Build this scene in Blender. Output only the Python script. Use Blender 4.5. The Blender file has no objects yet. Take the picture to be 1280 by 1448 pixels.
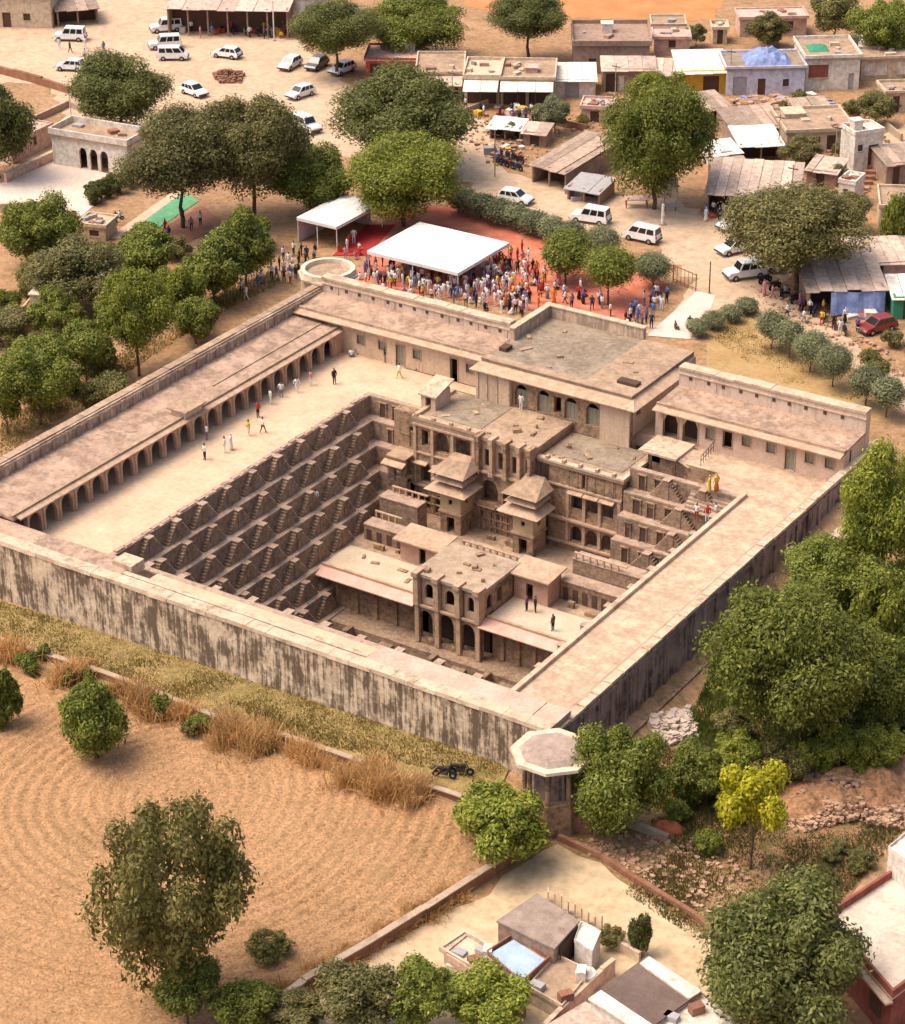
import bpy, bmesh, math, random
import numpy as np
from math import sin, cos, pi, atan2, radians, sqrt
from mathutils import Matrix, Vector
random.seed(7); RNG = np.random.default_rng(7)
scene = bpy.context.scene
col = scene.collection

# ------------------------------------------------------------------ camera
F_PX, CX, CY = 3421.8, 640.0, 724.0           # focal length and centre in pixels of the 1280 x 1448 photograph
YAW, PITCH, ROLL = -0.58436304, 0.48711327, 0.00920125
CAM = Vector((119.23, -129.79, 95.9))
fw = Vector((sin(YAW)*cos(PITCH), cos(YAW)*cos(PITCH), -sin(PITCH)))
r0 = Vector((cos(YAW), -sin(YAW), 0)); d0 = fw.cross(r0)
rt = r0*cos(ROLL) + d0*sin(ROLL); dn = d0*cos(ROLL) - r0*sin(ROLL)
cam = bpy.data.cameras.new('camera'); cam.lens = F_PX/1280*36; cam.sensor_width = 36; cam.sensor_fit = 'HORIZONTAL'
cam.clip_start = 1; cam.clip_end = 3000
camo = bpy.data.objects.new('camera', cam); col.objects.link(camo)
M = Matrix((( rt.x, -dn.x, -fw.x, CAM.x), (rt.y, -dn.y, -fw.y, CAM.y), (rt.z, -dn.z, -fw.z, CAM.z), (0,0,0,1)))
camo.matrix_world = M; scene.camera = camo

# ------------------------------------------------------------------ sky, sun, exposure
SUN_EL, SUN_AZ = radians(62), radians(215)     # direction the light comes from: azimuth from +x, counter-clockwise
world = bpy.data.worlds.new('World'); scene.world = world; world.use_nodes = True
wn = world.node_tree; bg = wn.nodes['Background']
sky = wn.nodes.new('ShaderNodeTexSky'); sky.sky_type = 'NISHITA'; sky.sun_disc = False
sky.sun_elevation = SUN_EL; sky.sun_rotation = pi/2 - SUN_AZ; sky.dust_density = 7.0; sky.air_density = 0.8; sky.ozone_density = 0.4
wn.links.new(sky.outputs[0], bg.inputs[0]); bg.inputs[1].default_value = 0.15
sl = bpy.data.lights.new('sun', 'SUN'); sl.energy = 1.15; sl.angle = radians(38); sl.color = (1.0, 0.86, 0.69)
so = bpy.data.objects.new('sun', sl); col.objects.link(so)
sd = Vector((cos(SUN_AZ)*cos(SUN_EL), sin(SUN_AZ)*cos(SUN_EL), sin(SUN_EL)))
so.rotation_euler = sd.to_track_quat('Z', 'Y').to_euler(); so.location = (0, 0, 120)
vs = scene.view_settings; vs.view_transform = 'Standard'; vs.look = 'None'; vs.exposure = 0.72; vs.gamma = 1.0; vs.use_curve_mapping = False
scene.cycles.max_bounces = 6; scene.cycles.diffuse_bounces = 3; scene.cycles.transparent_max_bounces = 4

# ------------------------------------------------------------------ terrain and placing
def cl(t, a=0., b=1.): return max(a, min(b, t))
def g(x, y):
    f = -3.4 + 1.4*cl((x+8)/50)
    k = cl((-y-10)/16); f = f*(1-k) - 3.6*k
    b = f*(1-cl((y+6)/52))
    r = cl((x-41)/7); br = -3.7*(1-cl((y-18)/32))
    return b*(1-r) + br*r
def ray(px, py):
    return fw + rt*((px-CX)/F_PX) + dn*((py-CY)/F_PX)
def P(px, py, z=None):
    """ground point (or point at height z) that the photograph shows at a pixel"""
    q = ray(px, py)
    if z is not None: return CAM + q*((z-CAM.z)/q.z)
    h = 0.
    for i in range(12):
        p = CAM + q*((h-CAM.z)/q.z); h = 0.5*h + 0.5*g(p.x, p.y)
    p = CAM + q*((h-CAM.z)/q.z); p.z = g(p.x, p.y); return p
def scale_at(p): return F_PX/((p-CAM).dot(fw))

# ------------------------------------------------------------------ materials
MATS = {}
def nd(nt, t, **kw):
    n = nt.nodes.new(t)
    for k, v in kw.items(): setattr(n, k, v)
    return n
def ramp(nt, fac, stops):
    r = nd(nt, 'ShaderNodeValToRGB'); e = r.color_ramp.elements
    e[0].position, e[0].color = stops[0][0], (*stops[0][1], 1)
    e[1].position, e[1].color = stops[-1][0], (*stops[-1][1], 1)
    for p, c in stops[1:-1]:
        x = e.new(p); x.color = (*c, 1)
    nt.links.new(fac, r.inputs[0]); return r.outputs[0]
def noise(nt, vec, scale, detail=6, rough=.6, stretch=None):
    if stretch:
        m = nd(nt, 'ShaderNodeMapping'); m.inputs['Scale'].default_value = stretch
        nt.links.new(vec, m.inputs[0]); vec = m.outputs[0]
    n = nd(nt, 'ShaderNodeTexNoise'); n.inputs['Scale'].default_value = scale
    n.inputs['Detail'].default_value = detail; n.inputs['Roughness'].default_value = rough
    nt.links.new(vec, n.inputs['Vector']); return n.outputs['Fac']
def mixc(nt, fac, a, b, mode='MIX'):
    m = nd(nt, 'ShaderNodeMix', data_type='RGBA', blend_type=mode)
    if isinstance(fac, (int, float)): m.inputs[0].default_value = fac
    else: nt.links.new(fac, m.inputs[0])
    for i, c in ((6, a), (7, b)):
        if isinstance(c, tuple): m.inputs[i].default_value = (*c, 1)
        else: nt.links.new(c, m.inputs[i])
    return m.outputs[2]
def mat(name, c1, c2=None, c3=None, scale=.6, rough=.85, bump=0.0, bscale=6., streak=0., stain=(.10,.075,.06), stain_amt=0., stain_pos=.55, joints=None, rand=0.0, spec=.2, metal=0., fine=None, streak_pos=.70):
    if name in MATS: return MATS[name]
    m = bpy.data.materials.new(name); m.use_nodes = True; nt = m.node_tree
    p = nt.nodes['Principled BSDF']; p.inputs['Roughness'].default_value = rough
    p.inputs['Specular IOR Level'].default_value = spec; p.inputs['Metallic'].default_value = metal
    geo = nd(nt, 'ShaderNodeNewGeometry'); pos = geo.outputs['Position']
    c2 = c2 or tuple(min(1, x*.75) for x in c1); c3 = c3 or tuple(min(1, x*1.15) for x in c1)
    n1 = noise(nt, pos, scale, 5, .62)
    c = ramp(nt, n1, [(.32, c2), (.5, c1), (.68, c3)])
    n2 = noise(nt, pos, scale*9, 3, .6)
    c = mixc(nt, .35, c, ramp(nt, n2, [(.3, tuple(x*.6 for x in c1)), (.7, tuple(min(1, x*1.3) for x in c1))]))
    if fine:
        nf = noise(nt, pos, fine[0], 4, .7); c = mixc(nt, fine[1], c, ramp(nt, nf, [(.36, tuple(x*.35 for x in c1)), (.5, c1), (.62, tuple(min(1, x*1.45) for x in c1))]))
    if joints:
        br = nd(nt, 'ShaderNodeTexBrick'); br.inputs['Scale'].default_value = 1
        br.inputs['Brick Width'].default_value = joints[0]; br.inputs['Row Height'].default_value = joints[1]
        br.inputs['Mortar Size'].default_value = joints[2]; br.inputs['Color1'].default_value = (1,1,1,1); br.inputs['Color2'].default_value = (.78,.78,.78,1); br.inputs['Mortar'].default_value = (.45,.42,.4,1)
        sep = nd(nt, 'ShaderNodeSeparateXYZ'); nt.links.new(pos, sep.inputs[0]); cmb = nd(nt, 'ShaderNodeCombineXYZ')
        if joints[3] == 'wall':
            ad = nd(nt, 'ShaderNodeMath', operation='ADD'); nt.links.new(sep.outputs[0], ad.inputs[0]); nt.links.new(sep.outputs[1], ad.inputs[1])
            nt.links.new(ad.outputs[0], cmb.inputs[0]); nt.links.new(sep.outputs[2], cmb.inputs[1])
        else:
            nt.links.new(sep.outputs[1], cmb.inputs[0]); nt.links.new(sep.outputs[0], cmb.inputs[1])
        nt.links.new(cmb.outputs[0], br.inputs['Vector'])
        c = mixc(nt, .34 if joints[3] == 'wall' else .26, c, br.outputs['Color'], 'MULTIPLY')
    if streak:
        n3a = noise(nt, pos, 1.0, 5, .74, (3.6, 3.6, .22)); n3b = noise(nt, pos, 1.0, 5, .7, (.8, .8, .55)); n4 = noise(nt, pos, .3, 6, .7)
        h3 = nd(nt, 'ShaderNodeMath', operation='MULTIPLY_ADD'); nt.links.new(n3a, h3.inputs[0]); h3.inputs[1].default_value = .55
        h4 = nd(nt, 'ShaderNodeMath', operation='MULTIPLY'); nt.links.new(n3b, h4.inputs[0]); h4.inputs[1].default_value = .45; nt.links.new(h4.outputs[0], h3.inputs[2]); n3 = h3.outputs[0]
        ad = nd(nt, 'ShaderNodeMath', operation='MULTIPLY_ADD'); nt.links.new(n4, ad.inputs[0]); ad.inputs[1].default_value = .55; nt.links.new(n3, ad.inputs[2])
        f = ramp(nt, ad.outputs[0], [(streak_pos+.07, (0,0,0)), (streak_pos+.17, (1,1,1))])
        mm = nd(nt, 'ShaderNodeMath', operation='MULTIPLY'); nt.links.new(f, mm.inputs[0]); mm.inputs[1].default_value = streak
        c = mixc(nt, mm.outputs[0], c, stain)
    if stain_amt:
        n5a = noise(nt, pos, .42, 6, .72); n5b = noise(nt, pos, 2.1, 3, .7)
        mx5 = nd(nt, 'ShaderNodeMath', operation='MULTIPLY_ADD'); nt.links.new(n5b, mx5.inputs[0]); mx5.inputs[1].default_value = .45
        sc5 = nd(nt, 'ShaderNodeMath', operation='MULTIPLY'); nt.links.new(n5a, sc5.inputs[0]); sc5.inputs[1].default_value = .55; nt.links.new(sc5.outputs[0], mx5.inputs[2]); n5 = mx5.outputs[0]
        f = ramp(nt, n5, [(stain_pos-.03, (0,0,0)), (stain_pos+.07, (1,1,1))])
        mm = nd(nt, 'ShaderNodeMath', operation='MULTIPLY'); nt.links.new(f, mm.inputs[0]); mm.inputs[1].default_value = stain_amt
        c = mixc(nt, mm.outputs[0], c, stain)
    if rand:
        oi = nd(nt, 'ShaderNodeObjectInfo')
        mr = nd(nt, 'ShaderNodeMapRange'); mr.inputs[3].default_value = 1-rand; mr.inputs[4].default_value = 1+rand
        nt.links.new(oi.outputs['Random'], mr.inputs[0])
        hs = nd(nt, 'ShaderNodeHueSaturation'); nt.links.new(mr.outputs[0], hs.inputs['Value']); nt.links.new(c, hs.inputs['Color']); c = hs.outputs[0]
    nt.links.new(c, p.inputs['Base Color'])
    if bump:
        n6 = noise(nt, pos, bscale, 3, .65); b = nd(nt, 'ShaderNodeBump'); b.inputs['Strength'].default_value = 1.0; b.inputs['Distance'].default_value = bump
        nt.links.new(n6, b.inputs['Height']); nt.links.new(b.outputs[0], p.inputs['Normal'])
    MATS[name] = m; return m
def plain(name, c, rough=.5, spec=.3, metal=0.):
    if name in MATS: return MATS[name]
    m = bpy.data.materials.new(name); m.use_nodes = True; p = m.node_tree.nodes['Principled BSDF']
    nt = m.node_tree; tc = nd(nt, 'ShaderNodeTexCoord')
    n = noise(nt, tc.outputs['Object'], 2.5, 4, .6)
    nt.links.new(ramp(nt, n, [(.3, tuple(x*.86 for x in c)), (.7, tuple(min(1, x*1.08) for x in c))]), p.inputs['Base Color'])
    p.inputs['Roughness'].default_value = rough; p.inputs['Specular IOR Level'].default_value = spec; p.inputs['Metallic'].default_value = metal
    MATS[name] = m; return m
def leafmat(name, dark, mid, light):
    m = bpy.data.materials.new(name); m.use_nodes = True; nt = m.node_tree; p = nt.nodes['Principled BSDF']
    geo = nd(nt, 'ShaderNodeNewGeometry'); oi = nd(nt, 'ShaderNodeObjectInfo')
    n = noise(nt, geo.outputs['Position'], .55, 5, .7); n2 = noise(nt, geo.outputs['Position'], 5., 2, .6)
    a = nd(nt, 'ShaderNodeMath', operation='ADD'); nt.links.new(n, a.inputs[0]); nt.links.new(n2, a.inputs[1])
    h0 = nd(nt, 'ShaderNodeMath', operation='MULTIPLY'); nt.links.new(a.outputs[0], h0.inputs[0]); h0.inputs[1].default_value = .40
    h = nd(nt, 'ShaderNodeMath', operation='MULTIPLY_ADD'); nt.links.new(geo.outputs['Random Per Island'], h.inputs[0]); h.inputs[1].default_value = .20; nt.links.new(h0.outputs[0], h.inputs[2])
    c = ramp(nt, h.outputs[0], [(.36, dark), (.5, mid), (.64, light)])
    hs = nd(nt, 'ShaderNodeHueSaturation'); mr = nd(nt, 'ShaderNodeMapRange'); mr.inputs[3].default_value = .82; mr.inputs[4].default_value = 1.18
    nt.links.new(oi.outputs['Random'], mr.inputs[0]); nt.links.new(mr.outputs[0], hs.inputs['Value']); nt.links.new(c, hs.inputs['Color'])
    nt.links.new(hs.outputs[0], p.inputs['Base Color']); p.inputs['Roughness'].default_value = .55; p.inputs['Specular IOR Level'].default_value = .25
    tr = nd(nt, 'ShaderNodeBsdfTranslucent'); nt.links.new(hs.outputs[0], tr.inputs[0]); mx = nd(nt, 'ShaderNodeMixShader'); mx.inputs[0].default_value = .34
    nt.links.new(p.outputs[0], mx.inputs[1]); nt.links.new(tr.outputs[0], mx.inputs[2]); nt.links.new(mx.outputs[0], nt.nodes['Material Output'].inputs[0])
    MATS[name] = m; return m

STONE = mat('sandstone', (.385,.25,.155), (.27,.17,.105), (.49,.335,.22), .7, fine=(2.2,.3), stain_amt=.8, stain_pos=.515, stain=(.12,.078,.052), bump=.05, bscale=3, joints=(.9,.38,.03,'wall'))
STEP = mat('step_stone', (.315,.215,.145), (.215,.14,.092), (.42,.295,.205), .8, fine=(2.5,.45), stain_amt=.6, stain_pos=.54, bump=.06, bscale=4, joints=(.8,.3,.03,'wall'))
LEDGE = mat('ledge_stone', (.40,.28,.205), (.29,.2,.145), (.50,.36,.27), .8, stain_amt=.5, stain_pos=.55, fine=(2.,.3))
CARVED = mat('carved_stone', (.35,.225,.14), (.23,.145,.09), (.47,.32,.205), 1.0, fine=(2.6,.5), stain_amt=.5, stain_pos=.52, bump=.16, bscale=3.2)
CREAM = mat('cream_plaster', (.60,.44,.31), (.50,.35,.235), (.68,.51,.38), .6, stain_amt=.35, stain_pos=.6, streak=.35, stain=(.25,.17,.12))
YELLOW = mat('ochre_plaster', (.58,.42,.24), (.47,.32,.18), (.66,.50,.31), .8, stain_amt=.35, stain_pos=.58, stain=(.2,.13,.09))
PAVE = mat('terrace_paving', (.59,.425,.285), (.50,.35,.23), (.66,.49,.345), .25, fine=(.6,.12), stain_amt=.25, stain_pos=.6, stain=(.3,.2,.14), joints=(1.6,.9,.02,'floor'))
LANE = mat('lane_paving', (.54,.39,.265), (.40,.28,.185), (.64,.485,.35), .35, fine=(.8,.35), stain_amt=.75, stain_pos=.51, stain=(.36,.24,.175), joints=(1.4,.9,.02,'floor'))
ROOF = mat('terrace_roof', (.42,.285,.205), (.31,.2,.14), (.52,.37,.28), .3, fine=(.7,.35), stain_amt=.7, stain_pos=.51, stain=(.19,.13,.09))
ROOFGREY = mat('grey_roof', (.29,.225,.16), (.21,.16,.115), (.36,.285,.21), .35, fine=(.6,.3), stain_amt=.6, stain_pos=.52, stain=(.13,.1,.075))
ROOFTAN = mat('tan_roof', (.385,.265,.175), (.29,.195,.125), (.47,.34,.235), .35, fine=(1.2,.3), stain_amt=.6, stain_pos=.52, stain=(.2,.14,.1))
CHAJJA = mat('eave_stone', (.47,.32,.215), (.36,.235,.15), (.57,.41,.29), .8, fine=(2.,.25), stain_amt=.4, stain_pos=.58)
COPING = mat('coping_plaster', (.56,.42,.295), (.43,.31,.21), (.66,.51,.38), .8, fine=(1.5,.2), stain_amt=.65, stain_pos=.53, stain=(.24,.165,.115))
STAINED = mat('stained_wall', (.66,.515,.365), (.53,.385,.25), (.73,.60,.455), .45, streak=.93, streak_pos=.655, fine=(1.6,.3), stain=(.115,.078,.052), stain_amt=.5, stain_pos=.55)
SHADEWALL = mat('streaked_shade_wall', (.34,.25,.22), (.22,.155,.13), (.46,.35,.31), .5, streak=.9, stain=(.08,.058,.05), stain_amt=.4)  # tone lowered for the wall side away from the sun; streaks are stains
PARAPET = mat('parapet_plaster', (.55,.41,.295), (.44,.32,.225), (.65,.51,.385), .6, streak=.75, streak_pos=.64, fine=(1.5,.25), stain=(.24,.165,.13), stain_amt=.4, stain_pos=.58)
SHADEIN = mat('interior_shade_tone', (.10,.06,.045), rough=.95)  # dark colour that stands in for shade inside rooms and openings
DOORW = mat('dark_wood', (.12,.06,.035), scale=3)
DOORG = mat('grey_green_wood', (.30,.27,.20), scale=3)
WATER = plain('green_water', (.02,.035,.015), .08, .5)
IRON = plain('dark_iron', (.05,.045,.04), .5, .4)

# ------------------------------------------------------------------ mesh building
class MB:
    def __init__(s): s.v = []; s.f = []; s.m = []
    def add(s, vs, fs, m=0):
        b = len(s.v); s.v += [tuple(v) for v in vs]; s.f += [tuple(i+b for i in f) for f in fs]; s.m += [m]*len(fs)
    def hexa(s, p, m=0):
        s.add(p, [(0,3,2,1),(4,5,6,7),(0,1,5,4),(1,2,6,5),(2,3,7,6),(3,0,4,7)], m)
    def box(s, x0, x1, y0, y1, z0, z1, m=0):
        s.hexa([(x0,y0,z0),(x1,y0,z0),(x1,y1,z0),(x0,y1,z0),(x0,y0,z1),(x1,y0,z1),(x1,y1,z1),(x0,y1,z1)], m)
    def rbox(s, c, d, hw, hl, z0, z1, m=0):
        dx, dy = d; nx, ny = -dy, dx
        q = [(c[0]+a*dx*hl+b*nx*hw, c[1]+a*dy*hl+b*ny*hw) for a, b in ((-1,-1),(1,-1),(1,1),(-1,1))]
        s.hexa([(x,y,z0) for x,y in q]+[(x,y,z1) for x,y in q], m)
    def slab(s, q, t, m=0):
        """top quad (4 points, ccw from above), thickness t down"""
        s.hexa([(x,y,z-t) for x,y,z in q]+list(q), m)
    def frustum(s, cx, cy, z0, r0, z1, r1, n=8, m=0, rot=0., cap=True):
        b = len(s.v); a = [rot+2*pi*i/n for i in range(n)]
        vs = [(cx+r0*cos(t), cy+r0*sin(t), z0) for t in a]+[(cx+r1*cos(t), cy+r1*sin(t), z1) for t in a]
        fs = [(i,(i+1)%n,n+(i+1)%n,n+i) for i in range(n)]
        if cap: fs += [tuple(range(n))[::-1], tuple(range(n,2*n))]
        s.add(vs, fs, m)
    def tube(s, a, b, ra, rb=None, n=6, m=0):
        a = Vector(a); b = Vector(b); rb = ra if rb is None else rb; d = (b-a).normalized()
        u = d.orthogonal().normalized(); w = d.cross(u)
        vs = [a+(u*cos(2*pi*i/n)+w*sin(2*pi*i/n))*ra for i in range(n)]+[b+(u*cos(2*pi*i/n)+w*sin(2*pi*i/n))*rb for i in range(n)]
        s.add(vs, [(i,(i+1)%n,n+(i+1)%n,n+i) for i in range(n)]+[tuple(range(n))[::-1], tuple(range(n,2*n))], m)
    def build(s, name, mats, parent=None, world=True, smooth=False):
        me = bpy.data.meshes.new(name)
        off = parent.location if (parent is not None and world) else Vector((0,0,0))
        me.from_pydata([(v[0]-off.x, v[1]-off.y, v[2]-off.z) for v in s.v], [], s.f)
        if not isinstance(mats, (list, tuple)): mats = [mats]
        for m in mats: me.materials.append(m)
        if len(mats) > 1: me.polygons.foreach_set('material_index', s.m)
        if smooth: me.polygons.foreach_set('use_smooth', [True]*len(me.polygons))
        me.update()
        bm = bmesh.new(); bm.from_mesh(me); bmesh.ops.recalc_face_normals(bm, faces=bm.faces); bm.to_mesh(me); bm.free()
        o = bpy.data.objects.new(name, me); col.objects.link(o)
        if parent is not None: o.parent = parent
        return o
def awall(mb, o, d, n, L, z0, z1, th, ops, m=0, N=6):
    """wall from o along d (length L), thickness th along n, with openings (s0, s1, zb, zt, arch)"""
    def strip(sa, sb, za, zb, ta, tb):
        p = []
        for t in (0, 1):
            for k in (0, 1):
                pass
        q = []
        for (ss, zz) in ((sa, za), (sb, zb)): q.append((ss, zz))
        A = lambda s_, z_, t_: (o[0]+d[0]*s_+n[0]*t_, o[1]+d[1]*s_+n[1]*t_, z_)
        mb.hexa([A(sa,za,0), A(sb,zb,0), A(sb,zb,th), A(sa,za,th), A(sa,ta,0), A(sb,tb,0), A(sb,tb,th), A(sa,ta,th)], m)
    s = 0
    for (s0, s1, b, t, arch) in sorted(ops):
        if s0 > s: strip(s, s0, z0, z0, z1, z1)
        if b > z0: strip(s0, s1, z0, z0, b, b)
        if arch:
            w = (s1-s0)/2; rise = min(w*1.05, (t-b)*.5); pts = []
            for i in range(N+1):
                x = -1+2*i/N; pts.append((s0+w+w*x, t-rise+rise*sqrt(max(0,1-abs(x)**2.2))))
            for (xa, za), (xb, zb_) in zip(pts[:-1], pts[1:]): strip(xa, xb, za, zb_, z1, z1)
        else: strip(s0, s1, t, t, z1, z1)
        s = s1
    if s < L: strip(s, L, z0, z0, z1, z1)

def tag(o, label, cat, group=None):
    o['label'] = label; o['category'] = cat
    if group: o['group'] = group
    return o
def thing(name, label, cat, loc=(0,0,0), rz=0., group=None):
    o = bpy.data.objects.new(name, None); col.objects.link(o); o.location = loc; o.rotation_euler = (0,0,rz); o.empty_display_size = .3
    return tag(o, label, cat, group)
def kind(o, k): o['kind'] = k; return o
def copy_tree(o, parent=None):
    c = o.copy(); col.objects.link(c); c.parent = parent
    for ch in o.children: copy_tree(ch, c)
    return c
from mathutils import noise as mnoise
# ================================================================== the setting: ground, road, fields
BX0, BX1, BY0, BY1 = -14.2, 45.5, -6.2, 48.6          # outer bounds of the stepwell enclosure
def lines(lo, hi, step, far, must):
    a = list(np.arange(lo, hi+.1, step)) + must + [lo-f for f in far] + [hi+f for f in far]
    return sorted(set(round(float(x), 3) for x in a))
gx = lines(-140, 100, 4, [20, 60, 150, 400, 1000], [BX0+.3, BX1-.3]); gy = lines(-100, 220, 4, [20, 60, 150, 400, 1000], [BY0+.3, BY1-.3])
gm = MB(); vid = {}
for i, x in enumerate(gx):
    for j, y in enumerate(gy):
        vid[i, j] = len(gm.v); gm.v.append((x, y, g(x, y)))
for i in range(len(gx)-1):
    for j in range(len(gy)-1):
        xm, ym = (gx[i]+gx[i+1])/2, (gy[j]+gy[j+1])/2
        if BX0+.3 < xm < BX1-.3 and BY0+.3 < ym < BY1-.3: continue
        gm.f.append((vid[i,j], vid[i+1,j], vid[i+1,j+1], vid[i,j+1])); gm.m.append(0)
SAND = mat('sandy_ground', (.52,.375,.25), (.42,.29,.185), (.59,.44,.31), .12, fine=(.9,.18), stain_amt=.6, stain_pos=.56, stain=(.33,.20,.11), bump=.08, bscale=2.5)
GROUND = mat('dry_ground', (.37,.215,.115), (.27,.15,.075), (.46,.29,.17), .16, fine=(1.2,.3), stain_amt=.7, stain_pos=.53, stain=(.15,.125,.045), bump=.12, bscale=2.)
kind(gm.build('ground', GROUND), 'structure')

def sheet(name, pts, m, dz, step=4.0, k='structure', px=True, jit=0.):
    pts = [P(*p) for p in pts] if px else [Vector((*p, 0)) for p in pts]
    if jit:                                           # uneven natural edge
        out = []
        for a, b in zip(pts, pts[1:]+pts[:1]):
            n = max(1, int((b-a).length/1.6))
            for i in range(n):
                q = a.lerp(b, i/n); q.x += jit*mnoise.noise((q.x*.45, q.y*.45, 1.)); q.y += jit*mnoise.noise((q.x*.45, q.y*.45, 8.)); out.append(q)
        pts = out
    bm = bmesh.new(); f = bm.faces.new([bm.verts.new((p.x, p.y, 0)) for p in pts])
    for ax in (0, 1):
        lo = min(p[ax] for p in pts); hi = max(p[ax] for p in pts); c = math.floor(lo/step)*step+step
        while c < hi:
            no = [0,0,0]; no[ax] = 1; co = [0,0,0]; co[ax] = c
            bmesh.ops.bisect_plane(bm, geom=bm.verts[:]+bm.edges[:]+bm.faces[:], plane_co=co, plane_no=no); c += step
    bmesh.ops.triangulate(bm, faces=bm.faces[:])
    for v in bm.verts: v.co.z = g(v.co.x, v.co.y) + dz
    bmesh.ops.recalc_face_normals(bm, faces=bm.faces)
    me = bpy.data.meshes.new(name); bm.to_mesh(me); bm.free(); me.materials.append(m)
    if len(me.polygons) and me.polygons[0].normal.z < 0: me.flip_normals()
    o = bpy.data.objects.new(name, me); col.objects.link(o)
    if k: kind(o, k)
    return o
# sandy square and roads round the village, one sheet
sheet('road', [(-60,20),(-60,120),(60,118),(100,165),(60,185),(-60,230),(-60,250),(90,215),(150,200),(230,185),(330,205),(440,215),(560,240),(640,245),(700,290),(790,320),(860,330),(925,345),(980,395),(960,425),(915,470),(985,480),(1010,440),(1050,430),(1090,455),(1180,500),(1330,615),(1330,575),(1200,480),(1120,430),(1110,395),(1040,300),(1010,310),(960,285),(840,275),(700,235),(690,170),(640,165),(500,125),(420,60),(300,30),(160,-40),(-60,-40)], SAND, .02, jit=2.2)
sheet('lane', [(1230,250),(1210,290),(1185,300),(1170,280),(1190,240),(1215,205),(1290,170),(1290,215)], SAND, .02, jit=1.2)
TILL = mat('ploughed_soil', (.38,.215,.105), (.28,.155,.072), (.47,.285,.15), .08, fine=(5.5,.6), bump=.05, bscale=9, stain_amt=.55, stain_pos=.525, stain=(.25,.16,.072))
ORANGE = mat('orange_field', (.46,.21,.08), (.38,.17,.06), (.54,.27,.11), .3, bump=.1, bscale=1.5)
sheet('far_field', [(650,-60),(655,8),(690,14),(700,24),(805,26),(1010,28),(1052,-60)], ORANGE, .02, jit=1.)
GRASSY = mat('grassy_ground', (.27,.195,.075), (.17,.14,.045), (.40,.27,.12), .3, fine=(1.5,.4), bump=.1, bscale=3)
sheet('grass_verge', [(1000,470),(1055,440),(1085,465),(1200,540),(1262,575),(1262,600),(1000,540)], mat('dry_lawn', (.40,.26,.115), (.31,.185,.08), (.47,.33,.16), .3, stain_amt=.5, stain=(.2,.17,.06), bump=.05, bscale=4), .025, jit=.8)
# ploughed field: displaced grid inside a polygon
def inside(poly):
    P_ = np.array(poly)
    def t(X, Y):
        r = np.zeros(X.shape, bool); n = len(P_); j = n-1
        for i in range(n):
            xi, yi = P_[i]; xj, yj = P_[j]
            c = ((yi > Y) != (yj > Y)) & (X < (xj-xi)*(Y-yi)/(yj-yi+1e-12)+xi); r ^= c; j = i
        return r
    return t
fpoly = [P(*p)[:2] for p in [(-300,860),(-20,942),(150,990),(300,1040),(480,1100),(660,1155),(725,1185),(702,1236),(600,1302),(430,1404),(330,1470),(200,1640),(-300,1640)]]
fx0, fx1 = min(p[0] for p in fpoly), max(p[0] for p in fpoly); fy0, fy1 = min(p[1] for p in fpoly), max(p[1] for p in fpoly)
st = .27; X = np.arange(fx0, fx1, st); Y = np.arange(fy0, fy1, st); XX, YY = np.meshgrid(X, Y, indexing='ij')
ins = inside(fpoly)(XX+st/2, YY+st/2)
need = np.zeros(ins.shape, bool)
need |= ins; need[1:,:] |= ins[:-1,:]; need[:,1:] |= ins[:,:-1]; need[1:,1:] |= ins[:-1,:-1]
idx = -np.ones(ins.shape, int); fv = []; FC = P(250, 1130)
for i in range(ins.shape[0]):
    for j in range(ins.shape[1]):
        if need[i, j]:
            x, y = X[i]+RNG.uniform(-.08,.08), Y[j]+RNG.uniform(-.08,.08); idx[i, j] = len(fv)
            w = mnoise.noise((x*.09, y*.09, 3.))
            fur = sin((x*.62+y*.78)*3.6+w*9)
            rr = sqrt((x-FC.x)**2+(y-FC.y)**2); fur = sin(rr*6.6+w*5+.8*mnoise.noise((x*.5,y*.5,2.))); fur = sin(rr*6.3+w*4+.5*mnoise.noise((x*.4,y*.4,2.))); pk = .55+.6*mnoise.noise((x*.12,y*.12,1.)); h = .13+.10*fur*max(.1,pk)+.03*mnoise.noise((x*.4, y*.4, 0))+.05*mnoise.noise((x*3.7, y*3.7, 9.))+RNG.uniform(-.035,.035)
            fv.append((x, y, g(x, y)+.08+h))
ff = [(idx[i,j], idx[i+1,j], idx[i+1,j+1], idx[i,j+1]) for i in range(ins.shape[0]-1) for j in range(ins.shape[1]-1) if ins[i,j]]
me = bpy.data.meshes.new('ploughed_field'); me.from_pydata(fv, [], ff); me.materials.append(TILL)
fo = bpy.data.objects.new('ploughed_field', me); col.objects.link(fo); kind(fo, 'structure')

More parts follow.
